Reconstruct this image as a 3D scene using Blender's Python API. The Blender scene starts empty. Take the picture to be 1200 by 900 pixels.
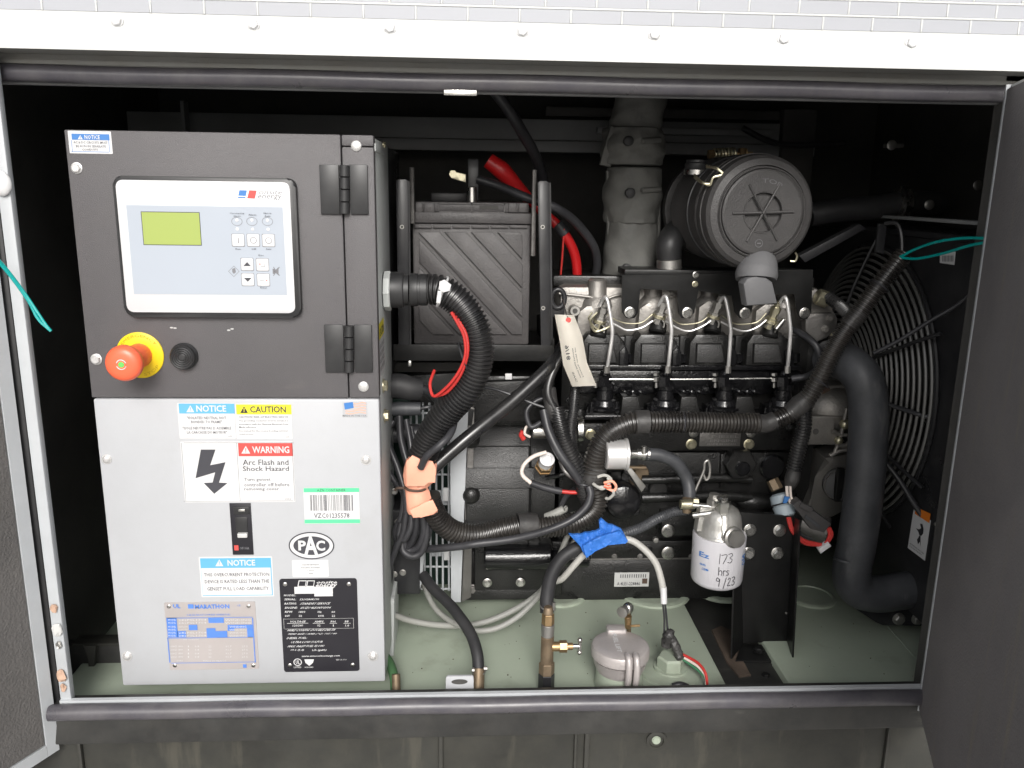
import bpy, bmesh, math, random
from mathutils import Vector, Matrix, Quaternion
random.seed(7)
R = math.radians
V = Vector
sc = bpy.context.scene
col = sc.collection

# ------------------------------------------------------------------ camera
F = 975.0                                   # focal length in photo pixels (photo 1200 wide)
CAM = V((0.0, -1.15, 1.50))
MC = Matrix.Rotation(R(-3.1), 3, 'Z') @ Matrix.Rotation(R(90 - 13.2), 3, 'X') @ Matrix.Rotation(R(0.85), 3, 'Z')
cd = bpy.data.cameras.new('camera')
cd.sensor_width = 36.0
cd.lens = F / 1200 * 36
cd.clip_start = 0.02
cd.clip_end = 200
cam = bpy.data.objects.new('camera', cd)
col.objects.link(cam)
cam.matrix_world = Matrix.Translation(CAM) @ MC.to_4x4()
sc.camera = cam

# ------------------------------------------------------------------ world, sun, exposure
SUN_EL, SUN_AZ = 30, 180                    # soft, high, from straight behind the camera
w = bpy.data.worlds.new('World')
sc.world = w
w.use_nodes = True
nt = w.node_tree
bg = nt.nodes['Background']
sky = nt.nodes.new('ShaderNodeTexSky')
sky.sky_type = 'NISHITA'
sky.sun_disc = False
sky.sun_elevation = R(SUN_EL)
sky.sun_rotation = R(SUN_AZ)
sky.air_density = 1.0
sky.dust_density = 4.0
hs = nt.nodes.new('ShaderNodeHueSaturation')
hs.inputs['Saturation'].default_value = 0.22
nt.links.new(sky.outputs[0], hs.inputs['Color'])
nt.links.new(hs.outputs[0], bg.inputs[0])
bg.inputs[1].default_value = 0.10
sd = bpy.data.lights.new('sun', 'SUN')
sd.energy = 1.5
sd.angle = R(22)
sd.color = (1.0, 0.97, 0.93)
so = bpy.data.objects.new('sun', sd)
col.objects.link(so)
az = R(SUN_AZ)
sdir = V((math.sin(az) * math.cos(R(SUN_EL)), math.cos(az) * math.cos(R(SUN_EL)), math.sin(R(SUN_EL))))
so.rotation_euler = sdir.to_track_quat('Z', 'Y').to_euler()
so.location = (0, -3, 4)
sc.view_settings.view_transform = 'Standard'
sc.view_settings.look = 'None'
sc.view_settings.exposure = 0.55
sc.view_settings.gamma = 1.0
sc.render.engine = 'CYCLES'

# ------------------------------------------------------------------ measuring: photo pixel + depth -> place
def ray(px, py):
    return MC @ V(((px - 600) / F, -(py - 450) / F, -1.0))
def P(px, py, Y):                           # point on the vertical plane Y metres behind the opening
    d = ray(px, py)
    return CAM + d * ((Y - CAM.y) / d.y)
def PXp(px, py, X):                         # point on the plane x = X
    d = ray(px, py)
    return CAM + d * ((X - CAM.x) / d.x)
def PZ(px, py, Z):                          # point on the level z = Z
    d = ray(px, py)
    return CAM + d * ((Z - CAM.z) / d.z)
def S(px, py, Y):                           # metres per photo pixel there
    d = ray(px, py)
    return (Y - CAM.y) / d.y / F

# ------------------------------------------------------------------ materials
MATS = {}
def mat(name, c, rough=0.5, metal=0.0, var=0.15, vs=6.0, bump=0.0, bs=200.0, dust=0.0, coat=0.0, dustc=(0.16, 0.15, 0.13), spec=0.5, rvar=0.12, streak=0.0, streakc=(.2, .17, .12), stain=0.0, stainc=(.03, .03, .025), sv=(22, 22, 1.6), lo=.60):
    m = bpy.data.materials.new(name)
    m.use_nodes = True
    t = m.node_tree
    N, L = t.nodes, t.links
    b = N['Principled BSDF']
    b.inputs['Metallic'].default_value = metal
    b.inputs['Coat Weight'].default_value = coat
    b.inputs['Coat Roughness'].default_value = 0.12
    b.inputs['Specular IOR Level'].default_value = spec
    tc = N.new('ShaderNodeTexCoord')
    n1 = N.new('ShaderNodeTexNoise')
    n1.inputs['Scale'].default_value = vs
    n1.inputs['Detail'].default_value = 8
    n1.inputs['Roughness'].default_value = 0.65
    L.new(tc.outputs['Object'], n1.inputs['Vector'])
    mr = N.new('ShaderNodeMapRange')
    mr.inputs['From Min'].default_value = 0.3
    mr.inputs['From Max'].default_value = 0.7
    mr.inputs['To Min'].default_value = 1 - var
    mr.inputs['To Max'].default_value = 1 + var
    L.new(n1.outputs['Fac'], mr.inputs['Value'])
    sm = N.new('ShaderNodeMix')
    sm.data_type = 'RGBA'
    sm.blend_type = 'MULTIPLY'
    sm.inputs['Factor'].default_value = 1
    sm.inputs[6].default_value = (*c, 1)
    L.new(mr.outputs[0], sm.inputs[7])
    out = sm.outputs[2]
    rr = N.new('ShaderNodeMapRange')
    rr.inputs['From Min'].default_value = 0.3
    rr.inputs['From Max'].default_value = 0.7
    rr.inputs['To Min'].default_value = max(0.02, rough - rvar)
    rr.inputs['To Max'].default_value = min(1, rough + rvar)
    L.new(n1.outputs['Fac'], rr.inputs['Value'])
    L.new(rr.outputs[0], b.inputs['Roughness'])
    if dust > 0:                            # dust that has settled in blotches
        n3 = N.new('ShaderNodeTexNoise')
        n3.inputs['Scale'].default_value = 14
        n3.inputs['Detail'].default_value = 10
        n3.inputs['Roughness'].default_value = 0.75
        L.new(tc.outputs['Object'], n3.inputs['Vector'])
        dr = N.new('ShaderNodeMapRange')
        dr.inputs['From Min'].default_value = 0.42
        dr.inputs['From Max'].default_value = 0.72
        dr.inputs['To Max'].default_value = dust
        L.new(n3.outputs['Fac'], dr.inputs['Value'])
        dm = N.new('ShaderNodeMix')
        dm.data_type = 'RGBA'
        L.new(dr.outputs[0], dm.inputs['Factor'])
        L.new(out, dm.inputs[6])
        dm.inputs[7].default_value = (*dustc, 1)
        out = dm.outputs[2]
    def layer(amount, colr, vec, lo_, det):
        nonlocal out
        mp = N.new('ShaderNodeMapping')
        mp.inputs['Scale'].default_value = vec
        L.new(tc.outputs['Object'], mp.inputs['Vector'])
        n4 = N.new('ShaderNodeTexNoise')
        n4.inputs['Scale'].default_value = 1.0
        n4.inputs['Detail'].default_value = det
        n4.inputs['Roughness'].default_value = 0.6
        L.new(mp.outputs[0], n4.inputs['Vector'])
        r4 = N.new('ShaderNodeMapRange')
        r4.inputs['From Min'].default_value = lo_
        r4.inputs['From Max'].default_value = lo_ + .12
        r4.inputs['To Max'].default_value = amount
        L.new(n4.outputs['Fac'], r4.inputs['Value'])
        m4 = N.new('ShaderNodeMix')
        m4.data_type = 'RGBA'
        L.new(r4.outputs[0], m4.inputs['Factor'])
        L.new(out, m4.inputs[6])
        m4.inputs[7].default_value = (*colr, 1)
        out = m4.outputs[2]
    if streak > 0:
        layer(streak, streakc, sv, lo, 6)
    if stain > 0:
        layer(stain, stainc, (9, 9, 9), .56, 9)
        layer(stain * .8, stainc, (60, 60, 60), .66, 6)
    L.new(out, b.inputs['Base Color'])
    if bump > 0:
        n2 = N.new('ShaderNodeTexNoise')
        n2.inputs['Scale'].default_value = bs
        n2.inputs['Detail'].default_value = 3
        L.new(tc.outputs['Object'], n2.inputs['Vector'])
        bp = N.new('ShaderNodeBump')
        bp.inputs['Strength'].default_value = bump
        bp.inputs['Distance'].default_value = 0.002
        L.new(n2.outputs['Fac'], bp.inputs['Height'])
        L.new(bp.outputs[0], b.inputs['Normal'])
    MATS[name] = m
    return m

mat('white_paint', (.60, .61, .60), .45, var=.03)
mat('vent_grey', (.40, .41, .44), .5, var=.06)
mat('cabinet_grey', (.465, .475, .495), .42, var=.04, vs=3, dust=.07, bump=.05, bs=500, stain=.09, stainc=(.27, .25, .22))
mat('cabinet_side', (.50, .52, .51), .5, var=.08, vs=4, dust=.12)
mat('texture_black', (.105, .100, .104), .5, var=.08, vs=5, bump=.35, bs=900, dust=.10, dustc=(.17, .15, .14), streak=.25, streakc=(.19, .175, .165), sv=(6, 6, 28), lo=.66)
mat('frame_grey', (.48, .50, .52), .45, var=.06, dust=.12)
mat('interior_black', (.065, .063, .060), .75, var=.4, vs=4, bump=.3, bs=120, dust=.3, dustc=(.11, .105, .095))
mat('beam_dark', (.24, .245, .25), .5, var=.12, dust=.2)
mat('foam_worn', (.180, .170, .174), .8, var=.15, vs=4, bump=.5, bs=300, dust=.4, dustc=(.23, .22, .21), spec=.3, streak=.4, streakc=(.24, .215, .16), sv=(34, 34, 4.0), lo=.59)
mat('leg_black', (.011, .011, .011), .38, var=.3, bump=.15, bs=150, dust=.12, dustc=(.05, .05, .048), spec=.3)
mat('guard_wire', (.17, .17, .165), .38, var=.2, dust=.3, metal=.2)
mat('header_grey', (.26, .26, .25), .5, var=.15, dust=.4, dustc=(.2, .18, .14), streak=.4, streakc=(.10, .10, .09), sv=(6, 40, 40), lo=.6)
mat('line_steel', (.72, .71, .70), .33, metal=.55, var=.05)
mat('head_alu', (.56, .55, .52), .36, metal=.65, var=.2, vs=20, bump=.3, bs=200, dust=.25)
mat('bell_black', (.020, .020, .020), .40, var=.2, vs=9, bump=.6, bs=520, dust=.25, dustc=(.055, .053, .050), spec=.8)
mat('connector_grey', (.055, .052, .052), .42, var=.15, dust=.3, dustc=(.11, .11, .105))
mat('rail_dirt', (.09, .066, .05), .85, var=.4, vs=18)
mat('print_amber', (.55, .38, .01), .45)
mat('foam', (.115, .11, .107), .92, var=.2, vs=5, bump=.9, bs=260, dust=.4, dustc=(.17, .16, .15), spec=.25)
mat('rubber', (.022, .022, .024), .55, var=.2, dust=.35, dustc=(.07, .068, .065))
mat('hose_rubber', (.046, .048, .053), .46, var=.25, vs=12, dust=.5, dustc=(.105, .108, .115), streak=.45, streakc=(.17, .17, .17), sv=(30, 30, 9), lo=.6, bump=.12, bs=120)
mat('seal', (.080, .076, .088), .34, var=.2, vs=9, dust=.5, dustc=(.17, .16, .158))
mat('skid_black', (.030, .030, .029), .42, var=.3, vs=8, dust=.4, dustc=(.08, .076, .068), bump=.1, bs=90, streak=.35, streakc=(.14, .135, .12), sv=(12, 60, 40), lo=.64)
mat('skid_side', (.030, .030, .026), .6, var=.35, vs=5, dust=.5, dustc=(.058, .055, .043), bump=.1, bs=60, streak=.4, streakc=(.095, .088, .068), sv=(30, 10, 5), lo=.56)
mat('engine_black', (.010, .010, .010), .33, var=.3, vs=12, bump=.55, bs=420, dust=.18, dustc=(.05, .047, .042), coat=.25, spec=.45)
mat('engine_gloss', (.007, .007, .008), .14, var=.3, vs=14, bump=.4, bs=260, dust=.08, dustc=(.04, .038, .035), coat=.5, spec=.4)
mat('cast_alu', (.33, .315, .295), .5, metal=.75, var=.25, vs=14, bump=.4, bs=260, dust=.5, dustc=(.12, .11, .10))
mat('cast_dark', (.25, .24, .23), .42, metal=.7, var=.3, vs=14, bump=.35, bs=260, dust=.35, dustc=(.10, .095, .09))
mat('steel', (.62, .61, .58), .28, metal=1, var=.15, vs=30)
mat('steel_dull', (.42, .41, .39), .45, metal=.9, var=.2, vs=30, dust=.3)
mat('zinc', (.62, .58, .42), .33, metal=.9, var=.25, vs=40)
mat('brass', (.40, .27, .14), .38, metal=.8, var=.3, vs=40, dust=.35, dustc=(.2, .16, .11))
mat('brass_old', (.23, .17, .11), .55, metal=.6, var=.35, vs=40, dust=.4, dustc=(.16, .14, .11))
mat('plastic_black', (.024, .024, .025), .4, var=.15, dust=.25, dustc=(.07, .07, .07))
mat('battery_case', (.070, .066, .067), .48, var=.15, vs=9, bump=.3, bs=300, dust=.45, dustc=(.14, .13, .125))
mat('bracket_black', (.020, .020, .022), .34, var=.2, dust=.3, dustc=(.07, .07, .07), coat=.1, spec=.4)
mat('filter_grey', (.046, .044, .044), .52, var=.08, vs=6, bump=.35, bs=400, dust=.35, dustc=(.095, .09, .086))
mat('valve_grey', (.13, .13, .135), .6, var=.08, bump=.2, bs=300, dust=.3, dustc=(.17, .17, .17))
mat('conduit', (.017, .017, .018), .30, var=.2, vs=14, dust=.18, dustc=(.07, .062, .055), spec=.8)
mat('conduit_dusty', (.024, .022, .021), .32, var=.2, vs=14, dust=.35, dustc=(.10, .088, .072), spec=.8)
mat('tape_black', (.035, .034, .034), .45, var=.3, vs=20, bump=.6, bs=90, dust=.4, dustc=(.09, .085, .08))
mat('cable_black', (.028, .028, .031), .38, var=.2, dust=.3, dustc=(.10, .10, .11))
mat('cable_grey', (.30, .30, .28), .5, var=.1, dust=.3, dustc=(.2, .2, .17))
mat('cable_white', (.46, .45, .42), .45, var=.08, dust=.2, dustc=(.3, .29, .26))
mat('wire_red', (.52, .035, .03), .4, var=.1)
mat('cable_red', (.50, .012, .014), .35, var=.15)
mat('wire_green', (.05, .20, .10), .45)
mat('hose_green', (.06, .14, .06), .5, var=.3)
mat('wire_white', (.75, .66, .6), .45)
mat('tie_teal', (.0, .34, .32), .3, var=.08, coat=.3)
mat('tank_green', (.345, .395, .315), .40, var=.08, vs=5, dust=.3, dustc=(.37, .40, .34), bump=.06, bs=40, stain=.42, stainc=(.18, .19, .145))
mat('cap_metal', (.50, .465, .455), .42, metal=.35, var=.12, vs=25, bump=.25, bs=250, dust=.35, dustc=(.36, .32, .30))
mat('wrap_fabric', (.12, .12, .112), .68, var=.25, vs=10, bump=.6, bs=90, dust=.35, dustc=(.19, .185, .17))
mat('filter_white', (.60, .59, .62), .32, var=.03, coat=.2)
mat('label_white', (.66, .66, .665), .4, var=.02)
mat('label_white_dirty', (.55, .55, .54), .5, var=.1)
mat('print_blue', (.055, .20, .52), .45, var=.02)
mat('print_lightblue', (.13, .42, .76), .45, var=.02)
mat('print_yellow', (.88, .76, .04), .45, var=.02)
mat('print_red', (.62, .085, .075), .45, var=.02)
mat('print_green', (.12, .68, .33), .45, var=.03)
mat('print_orange', (.75, .20, .02), .45)
mat('print_black', (.03, .03, .035), .5)
mat('print_dark', (.055, .055, .065), .5)
mat('print_grey', (.20, .20, .215), .5)
mat('panel_blue', (.42, .46, .52), .4, var=.01)
mat('bezel_white', (.64, .64, .65), .35, var=.01)
mat('lcd', (.36, .44, .12), .25, var=.01, rvar=0)
mat('key_white', (.68, .68, .69), .4)
mat('estop_red', (.90, .15, .07), .35, var=.06)
mat('estop_yellow', (.85, .62, .01), .4, var=.04)
mat('green_dot', (.15, .55, .12), .4)
mat('plate_black', (.018, .017, .022), .4, var=.05)
mat('plate_alu', (.50, .46, .45), .45, metal=.3, var=.08)
mat('plate_blue', (.10, .24, .68), .45)
mat('tape_orange', (.90, .42, .29), .5, var=.08, vs=12, bump=.3, bs=60)
mat('tape_blue', (.03, .16, .56), .55, var=.15, vs=25, bump=.9, bs=70)
mat('card', (.90, .86, .78), .7, var=.04, vs=14)
mat('sensor_grey', (.36, .42, .46), .4, var=.1)
mat('rust', (.085, .055, .04), .8, var=.4, vs=30)
mat('leaf_brown', (.50, .33, .24), .7, var=.3, vs=30)
mat('ground', (.42, .41, .39), .9, var=.15, vs=2)
mat('stator_green', (.008, .03, .022), .5)  # plain dark green of the stator housing

# ------------------------------------------------------------------ object helpers
W = {}
def O(name, bm, m, parent=None, label=None, angle=38, smooth=True):
    """link a bmesh (world coordinates) as one mesh object under parent"""
    me = bpy.data.meshes.new(name)
    bmesh.ops.recalc_face_normals(bm, faces=bm.faces)
    bm.to_mesh(me)
    bm.free()
    vs = me.vertices
    if len(vs):
        lo = V([min(v.co[i] for v in vs) for i in range(3)])
        hi = V([max(v.co[i] for v in vs) for i in range(3)])
        c = (lo + hi) / 2
    else:
        c = V((0, 0, 0))
    me.transform(Matrix.Translation(-c))
    if smooth:
        me.shade_smooth()
        me.set_sharp_from_angle(angle=R(angle))
    me.materials.append(MATS[m])
    o = bpy.data.objects.new(name, me)
    col.objects.link(o)
    W[o.name] = c
    if parent:
        o.parent = parent
        o.location = c - W[parent.name]
    else:
        o.location = c
    if label:
        o['label'] = label
    return o
def T(name, label, cat, p, group=None):
    o = bpy.data.objects.new(name, None)
    col.objects.link(o)
    o.empty_display_size = .02
    p = V(p)
    o.location = p
    W[o.name] = p
    return tag(o, label, cat, group)
def tag(o, label, cat, group=None):
    o['label'] = label
    o['category'] = cat
    if group:
        o['group'] = group
    return o
def struct(o, kind='structure'):
    o['kind'] = kind
    return o
def B():
    return bmesh.new()
def box(bm, x0, x1, y0, y1, z0, z1, bev=0.0, seg=2):
    if x0 > x1: x0, x1 = x1, x0
    if y0 > y1: y0, y1 = y1, y0
    if z0 > z1: z0, z1 = z1, z0
    r = bmesh.ops.create_cube(bm, size=1)
    for v in r['verts']:
        v.co = V(((x0 + x1) / 2 + v.co.x * (x1 - x0), (y0 + y1) / 2 + v.co.y * (y1 - y0), (z0 + z1) / 2 + v.co.z * (z1 - z0)))
    if bev > 0:
        bev = min(bev, .45 * min(x1 - x0, y1 - y0, z1 - z0))
        es = list({e for v in r['verts'] for e in v.link_edges})
        bmesh.ops.bevel(bm, geom=es, offset=bev, segments=seg, affect='EDGES', profile=.5)
    return bm
def rect(x0, y0, x1, y1, Y):
    xc, yc = (x0 + x1) / 2, (y0 + y1) / 2
    return P(x0, yc, Y).x, P(x1, yc, Y).x, P(xc, y1, Y).z, P(xc, y0, Y).z
def BX(bm, x0, y0, x1, y1, Y, d, bev=0.0):
    """upright box whose front face (at depth Y) covers the given rectangle, d metres deep"""
    a, b, z0, z1 = rect(x0, y0, x1, y1, Y)
    return box(bm, a, b, Y, Y + d, z0, z1, bev)
def prism(bm, pts, dv, bev=0.0):
    pts = [V(p) for p in pts]
    dv = V(dv)
    a = [bm.verts.new(p) for p in pts]
    b = [bm.verts.new(p + dv) for p in pts]
    n = len(pts)
    fs = [bm.faces.new(a), bm.faces.new(b[::-1])]
    for i in range(n):
        fs.append(bm.faces.new((a[i], b[i], b[(i + 1) % n], a[(i + 1) % n])))
    if bev > 0:
        es = list({e for f in fs[:1] for e in f.edges})
        bmesh.ops.bevel(bm, geom=es, offset=bev, segments=2, affect='EDGES', profile=.5)
    return bm
def PL(bm, pp, Y, d, bev=0.0):
    """outline in photo pixels on the upright plane Y, given a real thickness d"""
    return prism(bm, [P(x, y, Y) for x, y in pp], (0, d, 0), bev)
def rrect(bm, x0, y0, x1, y1, Y, d, r, bev=0.0, n=5):
    a, b, z0, z1 = rect(x0, y0, x1, y1, Y)
    pts = []
    for cx, cz, t in ((b - r, z1 - r, 0), (a + r, z1 - r, 90), (a + r, z0 + r, 180), (b - r, z0 + r, 270)):
        for i in range(n + 1):
            q = R(t + 90 * i / n)
            pts.append((cx + r * math.cos(q), Y, cz + r * math.sin(q)))
    return prism(bm, pts, (0, d, 0), bev)
def frame_of(ax):
    ax = V(ax).normalized()
    u = ax.cross(V((0, 0, 1)))
    if u.length < 1e-3:
        u = V((1, 0, 0))
    u.normalize()
    return ax, u, ax.cross(u)
def lathe(bm, o, ax, prof, seg=32, closed=True):
    """prof: list of (distance along axis, radius)"""
    o = V(o)
    ax, u, v = frame_of(ax)
    rings = []
    for h, r in prof:
        if r < 1e-6:
            rings.append([bm.verts.new(o + ax * h)])
        else:
            rings.append([bm.verts.new(o + ax * h + (u * math.cos(2 * math.pi * i / seg) + v * math.sin(2 * math.pi * i / seg)) * r) for i in range(seg)])
    for a, b in zip(rings, rings[1:]):
        for i in range(seg):
            j = (i + 1) % seg
            if len(a) == 1 and len(b) == 1: continue
            if len(a) == 1: bm.faces.new((a[0], b[i], b[j]))
            elif len(b) == 1: bm.faces.new((a[i], b[0], a[j]))
            else: bm.faces.new((a[i], b[i], b[j], a[j]))
    if closed:
        for g in (rings[0], rings[-1]):
            if len(g) > 2: bm.faces.new(g)
    return bm
def cyl(bm, p0, p1, r0, r1=None, seg=20, bev=0.0):
    p0, p1 = V(p0), V(p1)
    r1 = r0 if r1 is None else r1
    L_ = (p1 - p0).length
    if bev > 0:
        prof = [(0, r0 - bev), (bev, r0), (L_ - bev, r1), (L_, r1 - bev)]
    else:
        prof = [(0, r0), (L_, r1)]
    return lathe(bm, p0, p1 - p0, prof, seg)
def spline(pts, n=10):
    pts = [V(p) for p in pts]
    if len(pts) < 3: return pts
    q = [pts[0] * 2 - pts[1]] + pts + [pts[-1] * 2 - pts[-2]]
    out = []
    for i in range(1, len(q) - 2):
        p0, p1, p2, p3 = q[i - 1:i + 3]
        for k in range(n):
            t = k / n
            out.append(.5 * ((2 * p1) + (p2 - p0) * t + (2 * p0 - 5 * p1 + 4 * p2 - p3) * t * t + (3 * p1 - p0 - 3 * p2 + p3) * t ** 3))
    out.append(pts[-1])
    return out
def resample(pts, step):
    out = [pts[0]]
    acc = 0
    for a, b in zip(pts, pts[1:]):
        L_ = (b - a).length
        if L_ < 1e-9: continue
        t = step - acc
        while t <= L_:
            out.append(a + (b - a) * (t / L_))
            t += step
        acc = (acc + L_) % step if False else L_ - (t - step)
    return out
def sweep(bm, pts, rad, seg=10, cap=True):
    n = len(pts)
    rings = []
    tan = (pts[1] - pts[0]).normalized()
    _, u, _v = frame_of(tan)
    for i in range(n):
        t = (pts[min(i + 1, n - 1)] - pts[max(i - 1, 0)])
        t = t.normalized() if t.length > 1e-9 else tan
        q = tan.rotation_difference(t)
        u = (q @ u)
        u = (u - t * u.dot(t)).normalized()
        v = t.cross(u)
        tan = t
        r = rad(i) if callable(rad) else rad
        rings.append([bm.verts.new(pts[i] + (u * math.cos(2 * math.pi * k / seg) + v * math.sin(2 * math.pi * k / seg)) * r) for k in range(seg)])
    for a, b in zip(rings, rings[1:]):
        for k in range(seg):
            j = (k + 1) % seg
            bm.faces.new((a[k], a[j], b[j], b[k]))
    if cap:
        bm.faces.new(rings[0][::-1])
        bm.faces.new(rings[-1])
    return bm
def tube(bm, pts, r, seg=10, n=10):
    """pts: world points; smooth round tube; r a number or list per point"""
    if isinstance(r, (list, tuple)):
        sp = spline(pts, n)
        m = len(sp) - 1
        k = len(r) - 1
        def rf(i):
            t = i / m * k
            a = min(int(t), k - 1)
            return r[a] + (r[a + 1] - r[a]) * (t - a)
        return sweep(bm, sp, rf, seg)
    return sweep(bm, spline(pts, n), r, seg)
def TB(bm, pp, rpx, seg=10, n=10):
    """tube through (photo x, photo y, depth) points, radius in photo pixels"""
    x, y, z = pp[len(pp) // 2]
    return tube(bm, [P(*p) for p in pp], rpx * S(x, y, z), seg, n)
def CT(bm, pp, rpx, pitch=.0060, amp=.19, seg=14):
    """split corrugated conduit"""
    x, y, z = pp[len(pp) // 2]
    r = rpx * S(x, y, z)
    pts = resample(spline([P(*p) for p in pp], 24), pitch / 4)
    pat = (1, 1, 1 - amp, 1 - amp)
    return sweep(bm, pts, lambda i: r * pat[i % 4] * (1 + .02 * math.sin(i * .045)), seg)
def ball(bm, c, r, sx=1, sy=1, sz=1, seg=16):
    q = bmesh.ops.create_uvsphere(bm, u_segments=seg, v_segments=seg // 2, radius=r)
    for v in q['verts']:
        v.co = V(c) + V((v.co.x * sx, v.co.y * sy, v.co.z * sz))
    return bm
def torus(bm, c, ax, Rr, r, seg=48, cs=6, a0=0, a1=360):
    c = V(c)
    ax, u, v = frame_of(ax)
    full = (a1 - a0) >= 360
    n = seg if full else seg + 1
    pts = [c + (u * math.cos(R(a0 + (a1 - a0) * i / seg)) + v * math.sin(R(a0 + (a1 - a0) * i / seg))) * Rr for i in range(n)]
    rings = []
    for p in pts:
        d = (p - c).normalized()
        rings.append([bm.verts.new(p + (d * math.cos(2 * math.pi * k / cs) + ax * math.sin(2 * math.pi * k / cs)) * r) for k in range(cs)])
    for i in range(n if full else n - 1):
        a, b = rings[i], rings[(i + 1) % n]
        for k in range(cs):
            bm.faces.new((a[k], a[(k + 1) % cs], b[(k + 1) % cs], b[k]))
    return bm
_bolt = {}
def bolt_mesh(kind, m):
    if (kind, m) in _bolt: return _bolt[(kind, m)]
    bm = B()
    if kind == 'hex':
        lathe(bm, (0, 0, 0), (0, 0, 1), [(0, 1.0), (.12, 1.0), (.16, .92)], 20)
        lathe(bm, (0, 0, .14), (0, 0, 1), [(0, .80), (.42, .80), (.52, .68)], 6)
        lathe(bm, (0, 0, .62), (0, 0, 1), [(0, .55), (.06, .50)], 16)
    elif kind == 'pan':
        lathe(bm, (0, 0, 0), (0, 0, 1), [(0, 1.0), (.10, 1.0), (.14, .95)], 20)
        lathe(bm, (0, 0, .12), (0, 0, 1), [(0, .72), (.22, .70), (.36, .55), (.42, .3), (.43, 0)], 18)
        box(bm, -.42, .42, -.07, .07, .50, .56)
    else:
        lathe(bm, (0, 0, 0), (0, 0, 1), [(0, 1.0), (.10, 1.0), (.22, .85), (.30, .45), (.33, 0)], 18)
    me = bpy.data.meshes.new('bolt')
    bmesh.ops.recalc_face_normals(bm, faces=bm.faces)
    bm.to_mesh(me)
    bm.free()
    me.shade_smooth()
    me.set_sharp_from_angle(angle=R(35))
    me.materials.append(MATS[m])
    _bolt[(kind, m)] = me
    return me
def bolt(p, ax, r, parent, m='steel', kind='hex', name='bolt'):
    o = bpy.data.objects.new(name, bolt_mesh(kind, m))
    col.objects.link(o)
    q = V(ax).to_track_quat('Z', 'Y') @ Quaternion((0, 0, 1), random.uniform(0, 1))
    o.rotation_euler = q.to_euler()
    o.scale = (r, r, r)
    W[o.name] = V(p)
    if parent:
        o.parent = parent
        o.location = V(p) - W[parent.name]
    else:
        o.location = V(p)
    return o
FRONT = V((0, -1, 0))
def bolts(lst, Y, rpx, parent, m='steel', kind='hex', name='bolt'):
    for x, y in lst:
        bolt(P(x, y, Y), FRONT, rpx * S(x, y, Y), parent, m, kind, name)
_txt = {}
def textgeo(s, bold, res):
    k = (s, bold, res)
    if k in _txt: return _txt[k]
    cu = bpy.data.curves.new('t', 'FONT')
    cu.body = s
    cu.size = 1
    cu.resolution_u = res
    cu.offset = bold
    ob = bpy.data.objects.new('t', cu)
    col.objects.link(ob)
    me = ob.to_mesh()
    vs = [V((v.co.x, v.co.y)) for v in me.vertices]
    fs = [tuple(p.vertices) for p in me.polygons]
    ob.to_mesh_clear()
    bpy.data.objects.remove(ob)
    bpy.data.curves.remove(cu)
    _txt[k] = (vs, fs)
    return vs, fs
def mapped_text(bm, s, fn, bold=0.0, res=2, shear=0.0, cap=None):
    """lay text: fn(u, v) maps the unit rectangle (u right, v up) onto a surface"""
    vs, fs = textgeo(s, bold, res)
    if not vs: return bm
    x0, x1 = min(v.x for v in vs), max(v.x for v in vs)
    y0, y1 = min(v.y for v in vs), max(v.y for v in vs)
    if cap: y0, y1 = 0.0, .70
    vv = [bm.verts.new(fn((v.x - x0) / (x1 - x0) + shear * (v.y - y0) / (y1 - y0), (v.y - y0) / (y1 - y0))) for v in vs]
    for f in fs:
        try: bm.faces.new([vv[i] for i in f])
        except ValueError: pass
    return bm
def TX(bm, s, x0, y0, x1, y1, Y, bold=0.0, res=2, shear=0.0, cap=None):
    """flat print on the upright plane Y, filling the given rectangle"""
    a, b, z0, z1 = rect(x0, y0, x1, y1, Y)
    return mapped_text(bm, s, lambda u, v: V((a + (b - a) * u, Y, z0 + (z1 - z0) * v)), bold, res, shear, cap)
def sheet(bm, x0, y0, x1, y1, Y, t=.0004):
    return BX(bm, x0, y0, x1, y1, Y, t)
def ring2(bm, cx, cy, rx, ry, w_, Y, t=.0004, n=40):
    """flat elliptical ring printed on the plane Y (photo pixel radii)"""
    s = S(cx, cy, Y)
    c = P(cx, cy, Y)
    o_, i_ = [], []
    for k in range(n):
        q = 2 * math.pi * k / n
        o_.append(bm.verts.new(c + V((rx * s * math.cos(q), 0, ry * s * math.sin(q)))))
        i_.append(bm.verts.new(c + V(((rx - w_) * s * math.cos(q), 0, (ry - w_) * s * math.sin(q)))))
    for k in range(n):
        j = (k + 1) % n
        bm.faces.new((o_[k], o_[j], i_[j], i_[k]))
    return bm
def disc(bm, cx, cy, rx, ry, Y, n=40):
    s = S(cx, cy, Y)
    c = P(cx, cy, Y)
    bm.faces.new([bm.verts.new(c + V((rx * s * math.cos(2 * math.pi * k / n), 0, ry * s * math.sin(2 * math.pi * k / n)))) for k in range(n)])
    return bm
def poly(bm, pp, Y):
    bm.faces.new([bm.verts.new(P(x, y, Y)) for x, y in pp])
    return bm

# ================================================================== SETTING
bm = B(); box(bm, -25, 25, -25, 25, -.05, 0)
struct(O('ground', bm, 'ground', smooth=False))  # out of view, added for the light it bounces up

def extr(bm, prof, x0, x1, bev=0):
    return prism(bm, [(x0, y, z) for y, z in prof], (x1 - x0, 0, 0), bev)

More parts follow.
